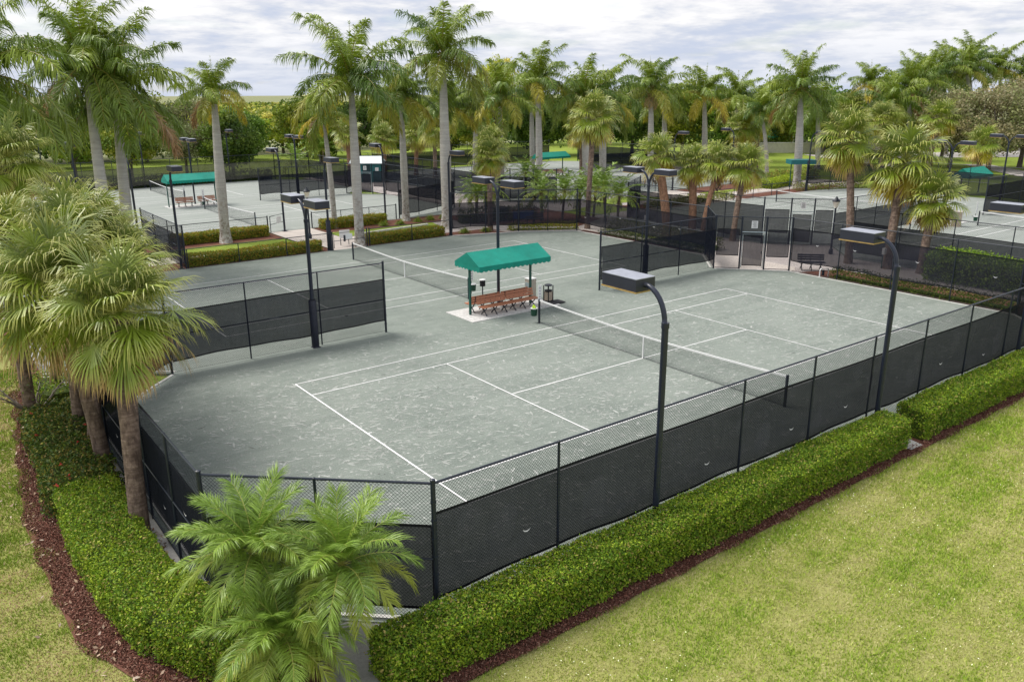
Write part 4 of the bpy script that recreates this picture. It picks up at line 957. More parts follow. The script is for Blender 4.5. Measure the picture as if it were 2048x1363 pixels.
def sabal_palm(label, bx, by, cx_, cy_, cz, r, var=0, rot=0, tr=.17, bark='sabal_bark', boot=False, drop=0.0):
    t = thing('cabbage_palm', label, 'palm tree', (bx, by, 0), 0, 'shaggy cabbage palms')
    dx, dy = cx_-bx, cy_-by; s = np.linspace(0, 1, 12); bend = s**1.5
    pts = np.stack([dx*bend, dy*bend, -.1+(cz-.05)*s], 1)
    rr = np.random.default_rng(int(abs(bx*77+by*13))+1)
    rad = tr*np.interp(s, [0, .05, .2, .9, 1], [1.35, 1.1, 1.0, 1.05, .8])*rr.uniform(.96, 1.05, 12)
    tk = MB().tube(pts, rad, 12).obj('trunk', bark, t, smooth=True)
    mb = MB(); boots(mb, rr, pts[-1]+np.array([0, 0, -.05]), tr*.9, 34 if boot else 22, 1.7 if boot else .6); mb.obj('leaf_stubs', 'dead_wood', tk)
    c = bpy.data.objects.new('crown', SAB[var]); COL.objects.link(c); c.parent = t; c.location = (dx, dy, cz); c.rotation_euler = (0, 0, rot); k = r/1.75; c.scale = (k, k, k)
    return t
# near cluster on the left
sabal_palm('nearest cabbage palm with huge drooping fans, trunk leaning beside the left fence', -18.92, -2.5, -18.4, -1.1, 5.1, 1.95, 0, .5, .20)
sabal_palm('cabbage palm with gnarled trunk, second from the front in the left cluster', -18.85, 1.47, -19.15, 1.9, 5.3, 2.25, 0, 1.6, .19)
sabal_palm('cabbage palm with upright fans, third from the front in the left cluster', -18.71, 6.1, -17.9, 6.6, 6.1, 1.8, 1, 3.3, .19)
sabal_palm('cabbage palm at the left edge beside the clipped bush, behind the nearest crown', -19.9, 6.6, -19.8, 6.0, 5.8, 1.9, 1, 2.1, .18)
sabal_palm('cabbage palm behind the cluster, its fans reaching over the grey far court', -19.0, 8.8, -16.9, 7.8, 5.8, 1.35, 1, 5.2, .17)
sabal_palm('tall cabbage palm at the left edge under the cut-off royal fronds', -19.2, 14.0, -18.7, 12.7, 7.7, 1.75, 0, .9, .18)
sabal_palm('cabbage palm wedged between the second and third trunks of the left cluster', -18.95, 4.3, -18.45, 4.3, 5.95, 1.95, 0, 4.3, .18)
sabal_palm('cabbage palm with crown on the court side of the left cluster, behind the nearest one', -18.9, 3.0, -17.3, 4.0, 5.3, 1.6, 1, .8, .16)
# centre
sabal_palm('thin cabbage palm with round crown and pinkish trunk, right of centre before two royals', 19.6, 24.8, 21.5, 26.4, 8.1, 2.35, 3, .3, .19, 'sabal_bark')
sabal_palm('round shaggy cabbage palm by the bicycle rack, left of the double light', 13.3, 28.7, 14.1, 29.9, 5.35, 1.8, 3, 2.0, .19)
sabal_palm('small cabbage palm behind the tall palms, left of the wide shaggy one', 31.2, 69.9, 32, 70.7, 5.0, 2.4, 3, 1.0, .26, 'sabal_bark_orange')
sabal_palm('wide bluish cabbage palm behind the tallest royal trunk', 31.4, 65.6, 32.2, 66.8, 5.9, 2.9, 1, 2.5, .24)
sabal_palm('small yellowish cabbage palm beside the dark green shed', 27.5, 71.2, 28, 72.3, 4.6, 2.4, 4, 4.2, .26, 'sabal_bark_orange')
sabal_palm('cabbage palm with orange trunk directly behind the white-roofed shed', 24, 74, 24.5, 75, 5.2, 2.3, 4, 3.2, .26, 'sabal_bark_orange')
sabal_palm('shaggy cabbage palm with orange trunk, first from left in the row of four', 22.0, 18.9, 22.6, 20.7, 5.5, 2.0, 4, .2, .30, 'sabal_bark_orange', True)
sabal_palm('shaggy cabbage palm with bright orange trunk, second from left in the row of four', 23.4, 17.75, 24.4, 18.9, 4.9, 1.85, 2, 1.9, .27, 'sabal_bark_orange', True)
sabal_palm('shaggy cabbage palm with thin ragged trunk, third from left in the row of four', 23.1, 16.6, 25.1, 17.1, 5.1, 1.8, 4, 2.7, .17, 'sabal_bark_orange', True)
sabal_palm('shaggy cabbage palm with leaning trunk, rightmost in the row of four', 24.0, 14.6, 25.7, 15.3, 5.0, 2.0, 2, 4.5, .19, 'sabal_bark', True)
sabal_palm('large cabbage palm with slim trunk above the lantern post', 23.1, 5.3, 24.6, 7.0, 7.1, 2.3, 3, .8, .21)
sabal_palm('largest cabbage palm on the right with stout reddish trunk before the gates', 23.5, 3.1, 25.6, 3.95, 5.9, 2.8, 2, 1.4, .24)
sabal_palm('low cabbage palm with pale ragged trunk top, rightmost of the big three', 23.7, 1.2, 25.2, 1.7, 3.95, 2.0, 3, 3.9, .22, 'sabal_bark', True)
sabal_palm('far orange-green cabbage palm right of the tallest brown tree shade', 84, 31.2, 86.5, 31.5, 6.6, 2.9, 4, .1, .3)
sabal_palm('far yellow cabbage palm left of the double light at the right edge', 81.6, 23.8, 82.3, 24.3, 3.9, 2.7, 4, 1.1, .3)
sabal_palm('far cabbage palm behind the largest cabbage palms, left of the brown trees', 94.6, 36, 95.4, 37.5, 7.4, 3.1, 3, 2.1, .3)
sabal_palm('far bluish cabbage palm under the small yellow-green royal', 86.2, 43.1, 87.2, 44.6, 7.6, 3.1, 1, 3.1, .3)
sabal_palm('far cabbage palm left of the aqua roof among royal trunks', 74, 50, 75, 51, 6.0, 2.8, 3, 5.1, .3)

sabal_palm('cabbage palm behind the round one by the bicycle rack', 20.5, 38.5, 21, 39.2, 5.4, 2.1, 3, 1.7, .2)
sabal_palm('cabbage palm in the shade behind the pair of stout royal trunks', 46, 55, 46.6, 56, 5.6, 2.6, 2, 2.9, .24)
sabal_palm('far cabbage palm between the plumed royal and the garden path royal', 66, 46, 66.6, 47, 5.6, 2.8, 3, .9, .25)
sabal_palm('far dark cabbage palm above the largest cabbage palm', 78, 34, 78.8, 35, 6.4, 3.0, 1, 4.4, .28)

def date_crown(seed, nf=24, L=1.75, n=52, ll=.30, lw=.019):
    r = np.random.default_rng(seed); mb = MB()
    for i in range(nf):
        q = i/(nf-1); elev = R(80-88*q+r.normal(0, 6)); azm = i*2.39996+r.normal(0, .12)
        col = colmix(GREENS['fresh'], GREENS['mid'], .7*r.random()) if q < .7 else colmix(GREENS['fresh'], GREENS['yellow'], .5*r.random())
        col = col*np.array([.95, 1.08, 1.75])
        frond(mb, r, azm, elev, L*r.uniform(.85, 1.08), R(44+40*q), n, ll, lw, .07, .35+.5*q, col, start=.12, vee=.22, ribr=.012, rib=(.28, .32, .12), fan=(18, 34, 60), tipl=.72)
    return mb
DAT = [date_crown(31, 30, 1.42, 120, .40, .0125).obj('crown', 'leaf', link=False).data, date_crown(32, 28, 1.38, 120, .40, .0125).obj('crown', 'leaf', link=False).data, date_crown(33, 22, 1.9, 30, .42, .04).obj('crown', 'leaf', link=False).data]
def date_palm(label, bx, by, cx_, cy_, cz, k=1, var=0, rot=0, tr=.09, grp='feathery pygmy date palms'):
    t = thing('date_palm', label, 'palm tree', (bx, by, 0), 0, grp)
    s = np.linspace(0, 1, 7); pts = np.stack([(cx_-bx)*s, (cy_-by)*s, -.05+(cz+.05)*s], 1)
    tk = MB().tube(pts, tr*np.array([1.3, 1, 1, 1, 1.05, 1.3, 1.1]), 10).obj('trunk', 'sabal_bark', t, smooth=True)
    c = bpy.data.objects.new('crown', DAT[var]); COL.objects.link(c); c.parent = t; c.location = (cx_-bx, cy_-by, cz); c.rotation_euler = (0, 0, rot); c.scale = (k,)*3
    return t
date_palm('feathery date palm at the fence corner, left and rear of the three in front', -17.9, -7.7, -18.05, -7.85, 2.12, 1.05, 0, .3)
date_palm('feathery date palm at the fence corner, right one of the three in front', -17.3, -9.0, -16.95, -9.05, 2.0, 1.02, 1, 1.1)
date_palm('feathery date palm at the fence corner, lowest one at the bottom of the photo', -17.9, -8.9, -18.1, -9.1, 1.1, .95, 0, 2.9)
PG = 'small date palms around the plaza'
date_palm('small date palm beside the low hedge, right of the tallest royal trunk', 17.0, 34.5, 17.0, 34.5, 2.3, 1.25, 2, .4, .12, PG)
date_palm('small date palm left of the round cabbage palm, second stem', 15.6, 33.9, 15.9, 34.2, 1.9, 1.1, 2, 2.2, .12, PG)
date_palm('small yellowish date palm behind the round cabbage palm', 27.5, 42.5, 27.5, 42.5, 2.4, 1.1, 2, 1.2, .12, PG)
date_palm('small date palm in front of the far centre awning', 27.0, 40.5, 27.2, 40.4, 2.0, 1.1, 2, 3.0, .12, PG)
for i, (x, y, z, k, lab) in enumerate(((19.6, 30.2, 2.2, 1.1, 'date palm clump behind the corner fence, leftmost crown'), (21.0, 29.4, 2.3, 1.15, 'date palm clump behind the corner fence, middle crown'), (22.3, 28.7, 2.2, 1.1, 'date palm clump behind the corner fence, third crown'),
        (23.2, 26.6, 2.6, 1.25, 'dense date palm just left of the screened corner post'), (24.0, 28.9, 2.4, 1.2, 'dense date palm behind the pinkish thin trunk'), (22.4, 24.4, 2.3, 1.15, 'dense date palm in front of the screened corner fence'))):
    date_palm(lab, x, y, x+.2*math.sin(i*2), y+.2*math.cos(i*2), z, k, 2, i*1.1, .1, PG)
date_palm('pale date palm on the far lawn behind the divider light', 19.5, 80.0, 19.5, 80, 1.7, 1.5, 2, .6, .15, PG)
date_palm('pale date palm on the far lawn left of the white-roofed shed', 30, 95, 30, 95, 2.0, 1.8, 2, 1.6, .15, PG)

# ------------------------------------------------------------------ hedges and shrubs
def leafcloud(mb, r, P, N, size, cols, flat=.5, asp=.55):
    n = len(P); d = unit(r.normal(0, 1, (n, 3)) + N*flat); t = unit(np.cross(d, r.normal(0, 1, (n, 3)))); b = np.cross(d, t)
    s = size*r.uniform(.65, 1.35, n)
    v = np.stack([P - t*s[:, None]*.5, P + b*(s*asp*.5)[:, None], P + t*s[:, None]*.5, P - b*(s*asp*.5)[:, None]], 1)
    c = np.repeat(cols, 4, 0)
    mb.add(v.reshape(-1, 3), (np.arange(n)*4)[:, None]+np.array([[0, 1, 2, 3]]), c)
def path_interp(pts, s):
    pts = np.array(pts, float); d = np.r_[0, np.cumsum(np.linalg.norm(np.diff(pts, axis=0), axis=1))]
    x = np.interp(s, d, pts[:, 0]); y = np.interp(s, d, pts[:, 1]); e = 1e-2
    x2 = np.interp(s+e, d, pts[:, 0]); y2 = np.interp(s+e, d, pts[:, 1]); x1 = np.interp(s-e, d, pts[:, 0]); y1 = np.interp(s-e, d, pts[:, 1])
    t = unit(np.stack([x2-x1, y2-y1], 1)); return np.stack([x, y], 1), t, d[-1]
def hedge(name, label, pts, w, h, dens, leaf, pal, seed=1, core=(.045, .065, .012), cat='hedge', group=None, rough=.05, mat='leaf_dull', hfun=None, z0=0.0, wfun=None):
    r = np.random.default_rng(seed); _, _, L = path_interp(pts, np.array([0.]))
    per = 2*h + w; n = int(dens*L*per + dens*2*w*h)
    s = r.random(n)*L; u = r.random(n)*per
    ends = r.random(n) < (2*w*h)/(L*per+2*w*h)
    C2, T, _ = path_interp(pts, s); Nn = np.stack([-T[:, 1], T[:, 0]], 1)
    off = np.where(u < h, -w/2, np.where(u < h+w, u-h-w/2, w/2)); z = np.where(u < h, u, np.where(u < h+w, h, per-u))
    nrm = np.zeros((n, 3)); a = u < h; c = u >= h+w; b_ = ~a & ~c
    nrm[a, :2] = -Nn[a]; nrm[c, :2] = Nn[c]; nrm[b_, 2] = 1
    # rounded ends
    e = np.where(r.random(n) < .5, 0, L); s = np.where(ends, e, s)
    if ends.any():
        C2e, Te, _ = path_interp(pts, np.clip(s, .02, L-.02)); C2 = np.where(ends[:, None], C2e, C2); Nn = np.where(ends[:, None], np.stack([-Te[:, 1], Te[:, 0]], 1), Nn)
        off = np.where(ends, r.uniform(-w/2, w/2, n), off); z = np.where(ends, r.uniform(0, h, n), z)
        sg = np.where(s > L/2, 1, -1); nrm[ends, :2] = (Te*sg[:, None])[ends]; nrm[ends, 2] = 0
    wob = rough*.45*(np.sin(s*1.3+seed)+.8*np.sin(s*4.1+np.sin(u*5)*2)+.8*np.sin(u*9+np.sin(s*3.3)*2.5)) + np.minimum(r.normal(-rough*.3, rough*.8, n), rough*.8)
    hs = hfun(s) if hfun else np.ones(n); ws = wfun(s) if wfun else np.ones(n)
    P = np.c_[C2 + Nn*(off*ws)[:, None], z0 + z*hs] + nrm*wob[:, None]
    # round the top shoulders a little
    sh = np.abs(off)/(w/2); P[:, 2] -= np.where(z > h*.9, .06*h*sh**6, 0)
    pal = np.array(pal); k = r.integers(0, len(pal), n)
    patch = .5+.5*np.sin(s*1.7+seed*2)*np.sin(s*.63+u*2.2)
    k = np.where((r.random(n) < patch*.35), 0, k)
    cols = pal[k]*r.uniform(.7, 1.3, (n, 1))
    # stray shoots standing out of the clipped faces
    m = n//26; q = r.integers(0, n, m); P = np.concatenate([P, P[q] + nrm[q]*r.uniform(.02, .09 if leaf < .1 else .14, (m, 1)) + r.normal(0, .012, (m, 3))]); nrm = np.concatenate([nrm, nrm[q]]); cols = np.concatenate([cols, cols[q]*1.15])
    mb = MB(); leafcloud(mb, r, P, nrm, leaf, cols, .55)
    o = mb.obj(name, mat)
    # dark twiggy inside
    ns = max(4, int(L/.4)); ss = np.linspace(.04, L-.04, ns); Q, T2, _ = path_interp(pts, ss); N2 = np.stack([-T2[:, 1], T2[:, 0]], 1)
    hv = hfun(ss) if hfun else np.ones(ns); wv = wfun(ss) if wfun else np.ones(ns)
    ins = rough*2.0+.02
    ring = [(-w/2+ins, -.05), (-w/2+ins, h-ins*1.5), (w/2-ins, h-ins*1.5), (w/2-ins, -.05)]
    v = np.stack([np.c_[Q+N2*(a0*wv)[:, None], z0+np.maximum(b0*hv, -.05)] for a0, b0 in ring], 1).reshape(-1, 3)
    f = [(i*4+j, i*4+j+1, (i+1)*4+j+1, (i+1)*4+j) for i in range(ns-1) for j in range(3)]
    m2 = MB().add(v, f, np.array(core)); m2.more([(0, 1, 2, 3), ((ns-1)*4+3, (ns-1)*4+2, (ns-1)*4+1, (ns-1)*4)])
    t = thing(name, label, cat, (0, 0, 0), 0, group)
    o.name = 'foliage'; o.parent = t; m2.obj('branches', mat, t)
    return t
PALH = [(.20, .25, .022), (.125, .195, .018), (.085, .145, .016), (.055, .10, .014), (.10, .17, .018), (.13, .20, .018), (.07, .125, .016), (.22, .25, .04), (.10, .16, .016), (.26, .20, .08)]
hedge('clipped_hedge', 'long clipped front hedge along the foreground fence', [(-16.75, -10.0), (0.02, -10.05)], .95, .92, 2300, .056, PALH, 3, group='clipped green hedges outside the near fence')
hedge('clipped_hedge', 'clipped front hedge continuing to the right edge, past the gap at the light pole', [(.95, -10.05), (16.5, -10.0)], .95, .92, 1700, .062, PALH, 4, group='clipped green hedges outside the near fence')
hedge('clipped_hedge', 'curved clipped hedge in the lower left, sweeping round under the date palms', [(-19.55, .2), (-19.6, -3.0), (-19.5, -5.0), (-19.15, -6.6), (-18.55, -7.75), (-17.75, -9.0)], 1.35, .80, 2300, .056, PALH, 5, group='clipped green hedges outside the near fence', rough=.06, wfun=lambda s: 1-.12*np.clip(s-6, 0, 4)/4)
PALF = [(.035, .06, .014), (.055, .085, .018), (.09, .12, .022), (.03, .05, .014), (.13, .09, .03), (.16, .14, .03), (.06, .09, .015)]
hedge('flowering_shrub_hedge', 'loose dark shrub hedge with a few red flowers beside the left trunks', [(-19.35, 6.4), (-19.5, 3.0), (-19.6, .1)], 1.5, .85, 800, .085, PALF, 6, rough=.12, cat='shrub hedge')
fl = MB(); rr = np.random.default_rng(5)
fP = np.array([(-20.0, 5.4, .95), (-19.3, 2.2, 1.0), (-19.9, 1.0, .95), (-18.9, 3.4, 1.0), (-19.85, .2, .95), (-20.1, 3.6, .9), (-20.15, -.1, .9)])
for p in fP: leafcloud(fl, rr, p+rr.normal(0, .02, (9, 3)), np.tile([0, 0, 1.], (9, 1)), .055, np.tile((.40, .03, .05), (9, 1)), 1)
tag(fl.obj('red_hibiscus_flowers', 'leaf_dull'), 'scattered red blossoms on the dark shrub hedge', 'flowers', kind='stuff')
PALR = [(.17, .19, .025), (.12, .16, .02), (.08, .12, .018), (.30, .17, .03), (.26, .14, .03), (.22, .21, .03)]
HG = 'low clipped hedges with reddish tips along the path'
hedge('low_hedge', 'low red-tipped hedge between the second court and the path, left of the gate', [(-8.8, 29.25), (-.25, 29.25)], 0.95, .64, 900, .085, PALR, 7, group=HG, rough=.07)
hedge('low_hedge', 'low red-tipped hedge between the second court and the path, right of the gate', [(3.35, 29.25), (9.3, 29.25)], 0.95, .64, 900, .085, PALR, 8, group=HG, rough=.07)
hedge('low_hedge', 'low hedge across the path, left of the path opening, behind the lone royal palm', [(-7.6, 37.2), (-.8, 37.2)], 0.95, .68, 850, .09, PALR, 9, group=HG, rough=.07)
hedge('low_hedge', 'low hedge across the path, right of the path opening, around the slender royal trunk', [(3.5, 37.3), (9.0, 37.3)], 0.95, .68, 850, .09, PALR, 10, group=HG, rough=.09)
PALG = [(.15, .22, .02), (.10, .17, .018), (.07, .12, .015), (.20, .26, .03)]
hedge('shrub_mound', 'tall bright green shrub mound behind the right see-through fence', [(23.3, .4), (23.2, -7.5)], 1.9, 1.5, 300, .12, PALG, 12, rough=.16, cat='shrub')
hedge('low_shrub', 'low dark green shrubs under the right see-through windscreen', [(18.95, 3.6), (18.95, -5.8)], .9, .5, 300, .09, [(.06, .09, .014), (.09, .12, .02), (.13, .15, .02), (.10, .13, .02)], 13, rough=.12, cat='shrub')
hedge('low_shrub', 'low flowering ground shrubs behind the plaza fence of the second court', [(19.1, 22.5), (19.1, 13.0)], .8, .4, 220, .1, [(.05, .08, .014), (.08, .10, .02), (.14, .15, .04), (.3, .3, .25)], 14, rough=.12, cat='shrub')
hedge('low_shrub', 'yellow-green low shrubs at the foot of the far corner fence', [(14.5, 27.9), (18.9, 25.2)], .7, .45, 260, .1, [(.20, .21, .03), (.13, .16, .02), (.28, .24, .03)], 15, rough=.12, cat='shrub')
hedge('low_shrub', 'grey-green shrub row behind the plaza fence, screened from view', [(20.2, 12.9), (20.6, 23)], 1.2, .8, 180, .11, [(.12, .13, .05), (.09, .10, .04), (.15, .15, .07)], 16, rough=.18, cat='shrub')
hedge('low_shrub', 'dark screened hedge behind the second court fence near the bicycle rack', [(13.5, 33.2), (20, 31.8)], 1.4, 1.0, 160, .11, PALF, 17, rough=.15, cat='shrub')
hedge('low_shrub', 'yellowish clipped mound beside the garden path on the far right', [(60.0, 34.2), (52.5, 32.6)], 1.6, .9, 170, .14, [(.26, .30, .03), (.20, .25, .025), (.15, .19, .02)], 18, rough=.1, cat='shrub')
hedge('low_shrub', 'mixed shrubs behind the yellowish mound on the far right', [(66, 36), (56, 36)], 2.0, 1.0, 120, .17, [(.12, .17, .03), (.20, .22, .04), (.10, .13, .03), (.25, .15, .05)], 19, rough=.25, cat='shrub')
hedge('low_shrub', 'dry grassy bed in front of the right court corner', [(31.5, 29.6), (43, 30.0)], 1.2, .5, 150, .15, [(.17, .18, .05), (.22, .20, .08), (.12, .14, .04)], 20, rough=.2, cat='shrub')
hedge('low_shrub', 'low shrubs at the foot of the far right corner fence', [(53.5, 29.6), (61.5, 26.6)], .9, .6, 120, .14, [(.20, .20, .05), (.12, .15, .04), (.16, .12, .05)], 21, rough=.18, cat='shrub')
hedge('tall_hedge', 'dark low hedge at the foot of the far left back fence', [(-16, 77.4), (15, 77.4)], 1.4, 1.1, 60, .2, [(.02, .035, .012), (.03, .05, .015)], 22, rough=.15, cat='hedge')
hedge('clipped_bush', 'round clipped green bush behind the bare little tree at the left', [(-19.0, 7.6), (-19.0, 9.6)], 1.1, .95, 420, .07, PALH, 23, rough=.09, cat='bush')
for i, (x, y) in enumerate(((8.1, 35.9), (9.5, 35.7), (11.3, 36.0), (12.6, 36.2), (13.9, 36.3), (11.2, 29.1), (12.8, 28.6))):
    r = np.random.default_rng(60+i); n = 260; mb = MB(); th = r.random(n)*2*PI; ee = r.uniform(.3, 1.45, n)
    D = np.stack([np.cos(ee)*np.cos(th), np.cos(ee)*np.sin(th), np.sin(ee)], 1)
    strips(mb, np.zeros((n, 3))+r.normal(0, .08, (n, 3))*[1, 1, 0], D, unit(np.cross(D, [0, 0, 1.0])), r.uniform(.4, .75, n), r.uniform(.6, 1.4, n), np.full(n, .03), np.array(PALR)[r.integers(0, 3, n)]*r.uniform(.8, 1.3, (n, 1)))
    o = mb.obj('grass_tuft_plant', 'leaf_dull'); o.location = (x, y, 0)
    tag(o, ['grassy tuft nearest the hedge by the slender royal palm', 'grassy tuft beside the bed kerb, second from the hedge', 'grassy tuft at the foot of the drooping royal palm', 'grassy tuft right of the drooping royal trunk', 'last grassy tuft before the screened fence', 'small round plant in the mulch beside the tallest trunk', 'small plant in the mulch before the bicycle rack'][i], 'plant', 'grassy tufts in the mulch beds')

# ------------------------------------------------------------------ broadleaf trees
def limbs(mb, r, base, H, spread, n=7, r0=.22, col=None):
    tips = []
    top = np.array(base)+np.array([0, 0, H*.35]); mb.tube([base, np.array(base)+[.05, 0, H*.15], top], [r0*1.3, r0, r0*.85], 8)
    for i in range(n):
        a = i*2*PI/n + r.normal(0, .3); e = R(r.uniform(35, 75)); L = H*r.uniform(.4, .6)
        d = np.array([math.cos(a)*math.cos(e)*spread, math.sin(a)*math.cos(e)*spread, math.sin(e)])
        m = top + d*L*.5 + r.normal(0, .15, 3); t_ = top + d*L + r.normal(0, .2, 3)
        mb.tube([top-[0, 0, .2], m, t_], [r0*.6, r0*.4, r0*.12], 6); tips.append(t_)
        for k in range(2):
            q = m + (t_-m)*.3; u = q + unit(d + r.normal(0, .5, 3))*L*.45; mb.tube([q, (q+u)/2+r.normal(0, .08, 3), u], [r0*.28, r0*.18, r0*.06], 5)
    return tips
def tree_meshes(seed, H, W, ncl, nleaf, leaf, pal, trunk_mat='tree_bark', sparse=False, low=.28):
    r = np.random.default_rng(seed); tm = MB(); limbs(tm, r, (0, 0, -.1), H, W/H*1.0, 7, .20*H/8)
    cr = MB()
    u = unit(r.normal(0, 1, (ncl, 3))); rad = r.uniform(.45, 1.0, (ncl, 1))**.6
    cen = u*rad*np.array([W/2*.82, W/2*.82, H*(1-low)/2*.85]) + np.array([0, 0, H*(low+(1-low)/2)])
    cen[:, 2] += H*.05*np.sin(cen[:, 0]*1.3)
    cs = r.uniform(.10, .20, ncl)*W
    k = r.integers(0, ncl, nleaf); o = unit(r.normal(0, 1, (nleaf, 3)))*(r.random((nleaf, 1))**.4)*cs[k][:, None]*np.array([1, 1, .75])
    P = cen[k]+o; pal = np.array(pal); cc = pal[r.integers(0, len(pal), ncl)]*r.uniform(.75, 1.2, (ncl, 1))
    cols = cc[k]*r.uniform(.75, 1.25, (nleaf, 1)); leafcloud(cr, r, P, unit(o), leaf, cols, .6, .7)
    a = tm.obj('trunk', trunk_mat, link=False, smooth=True).data; b = cr.obj('crown', 'leaf_dull', link=False).data
    return a, b
DK = [(.035, .060, .012), (.05, .085, .016), (.075, .11, .018), (.10, .13, .02)]
YG = [(.075, .11, .016), (.12, .15, .02), (.15, .165, .022), (.05, .08, .014), (.19, .185, .028)]
YE = [(.38, .37, .07), (.30, .33, .06), (.22, .28, .05), (.42, .36, .12)]
GY = [(.14, .13, .08), (.10, .12, .05), (.17, .15, .10), (.09, .11, .04)]
BR = [(.24, .20, .15), (.20, .18, .13), (.27, .22, .16), (.15, .16, .08), (.19, .19, .10)]
LG_ = [(.085, .145, .022), (.12, .18, .03), (.06, .10, .018)]
TREES = dict(dark=tree_meshes(41, 8.5, 9, 75, 11000, .32, DK, low=.10), yg=tree_meshes(42, 8.5, 9, 75, 11000, .32, YG, low=.12), yellow=tree_meshes(43, 8, 8, 50, 6500, .32, YE),
             grey=tree_meshes(44, 8.5, 9, 60, 5200, .30, GY), brown=tree_meshes(45, 9, 10, 80, 9500, .27, BR, low=.22), light=tree_meshes(46, 7, 8.5, 60, 9000, .32, LG_, low=.10), small=tree_meshes(47, 6, 6.5, 40, 5000, .28, YG, low=.35))
KN = dict(dark='dark green', yg='yellow-green', yellow='golden yellow', grey='grey-leaved sparse', brown='brown half-bare', light='fresh green', small='small yellow-green')
def tree(kind, label, x, y, h=1.0, rot=0, w=1.0):
    t = thing('broadleaf_tree', label, 'tree', (x, y, -.1), rot, 'broadleaf trees behind the courts')
    a, b = TREES[kind]
    for nme, d in (('trunk', a), ('crown', b)):
        o = bpy.data.objects.new(nme, d); COL.objects.link(o); o.parent = t
    t.scale = (w, w, h); return t
for a in (
    ('dark', 'dark rounded tree at the left edge behind the fan palms', -14, 118, 1.0, 1, 1.15), ('dark', 'broad dark tree behind the farthest left court light', -8, 121, 1.12, 3, 1.25),
    ('yg', 'yellowish tree with orange patches behind the dense royal pair', -1, 112, 1.0, 2, 1.1), ('dark', 'dark tree seen between the two pale royal trunks at left', 3, 124, 1.2, 5, 1.25),
    ('yg', 'large yellow-green tree right of the dense royal pair', 10, 116, 1.25, 1, 1.25), ('grey', 'sparse grey-barked tree left of the lone royal palm', 16, 114, 1.2, 4, 1.2),
    ('light', 'fresh green tree right of the lone royal palm, behind the near dark one', 23, 110, 1.15, 3, 1.1), ('yellow', 'golden yellow tree under the gap in the tree line', 33, 118, .88, 2, 1.15),
    ('yg', 'yellow-green tree behind the wide-crowned royal palm', 34, 110, 1.2, 6, 1.2), ('dark', 'dark tree low between the royal trunks left of the tallest palm', 41, 105, 1.15, 2, 1.2),
    ('yg', 'bright yellow-green tree left of the tallest palm crown', 46, 99, 1.45, 1, 1.25), ('yg', 'yellow-green tree right of the tallest royal trunk', 54, 97, 1.4, 4, 1.25),
    ('yellow', 'pale golden treetop poking above the others right of the tallest palm', 60, 92, 1.95, 5, 1.0), ('dark', 'dark tree behind the far green awning', 65, 88, 1.25, 2, 1.25),
    ('yg', 'yellow-green tree behind the pair of stout royal trunks', 72, 84, 1.5, 1, 1.2), ('dark', 'deep green tree behind the royal with the tan dead frond', 78, 78, 1.4, 3, 1.25),
    ('yg', 'olive tree behind the bright green plumed royal', 87, 75, 1.45, 5, 1.25), ('light', 'fresh green tree left of the garden path royal', 92, 69, 1.6, 2, 1.2),
    ('yg', 'yellow-flecked tree right of the garden path royal', 104, 68, 1.55, 1, 1.2), ('light', 'fresh green tree behind the aqua roof', 103, 58, 1.55, 4, 1.2), ('dark', 'dark green tree under the small yellow-green royal', 107, 50, 1.5, 3, 1.2),
    # nearer trees on the lawn
    ('small', 'low bushy tree on the lawn behind the farthest left light', -3.2, 97, 1.05, 1, 1.0), ('small', 'fork-trunked open tree on the lawn right of the dense royal trunks', .6, 83.5, 1.15, 4, 1.05),
    ('grey', 'thin branching tree on the lawn left of the lone royal trunk', 8, 87.6, .85, 2, .85), ('dark', 'dense dark oak on the lawn right of the lone royal trunk', 12.8, 84.5, .98, 6, .95),
    ('yg', 'yellow-green tree behind the leaning slender royal trunk', 31, 98, .9, 3, .9), ('small', 'crooked small tree beyond the far courts right of the round cabbage palm', 50, 84, 1.2, 2, 1.3),
    # brown trees right
    ('brown', 'half-bare brown tree, leftmost of the brown group at the right', 94, 33, 1.12, 1, 1.15), ('brown', 'half-bare brown tree in the middle of the brown group at the right', 94, 28, 1.18, 3, 1.2),
    ('brown', 'half-bare brown tree behind the double court light at the right edge', 101, 27, 1.38, 5, 1.25), ('brown', 'half-bare brown tree cut by the right edge of the photo', 101, 21, 1.3, 2, 1.25),
    ('brown', 'tall brown treetop between the far right royal crowns', 122, 30, 1.65, 4, 1.1), ('grey', 'grey-green tree behind the far cabbage palms on the right', 106, 40, 1.15, 4, 1.15)):
    tree(a[0], a[1], a[2], a[3], a[4], a[5], a[6])
# the wood beyond: one mass
r = np.random.default_rng(99); mb = MB(); n = 42000
u = r.random(n); X = np.interp(u, [0, .5, .8, 1], [-60, 62, 125, 150]) + r.normal(0, 3, n); Y = np.interp(u, [0, .5, .8, 1], [133, 125, 82, 30]) + r.normal(0, 4.5, n)
H = 4.6+1.5*np.sin(X*.21)+1.0*np.sin(X*.53+Y*.3)+.8*np.sin(X*1.3); Z = H*np.sqrt(r.random(n))
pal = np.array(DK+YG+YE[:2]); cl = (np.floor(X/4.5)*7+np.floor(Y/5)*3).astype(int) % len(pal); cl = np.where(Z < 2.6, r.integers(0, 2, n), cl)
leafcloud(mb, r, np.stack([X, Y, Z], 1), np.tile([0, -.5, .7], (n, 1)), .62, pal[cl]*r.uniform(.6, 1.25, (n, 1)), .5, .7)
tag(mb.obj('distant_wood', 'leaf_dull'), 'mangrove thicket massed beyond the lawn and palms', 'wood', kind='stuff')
mb = MB(); n = 9000; X = r.uniform(60, 500, n); Y = r.uniform(260, 900, n); Z = r.random(n)*2.2
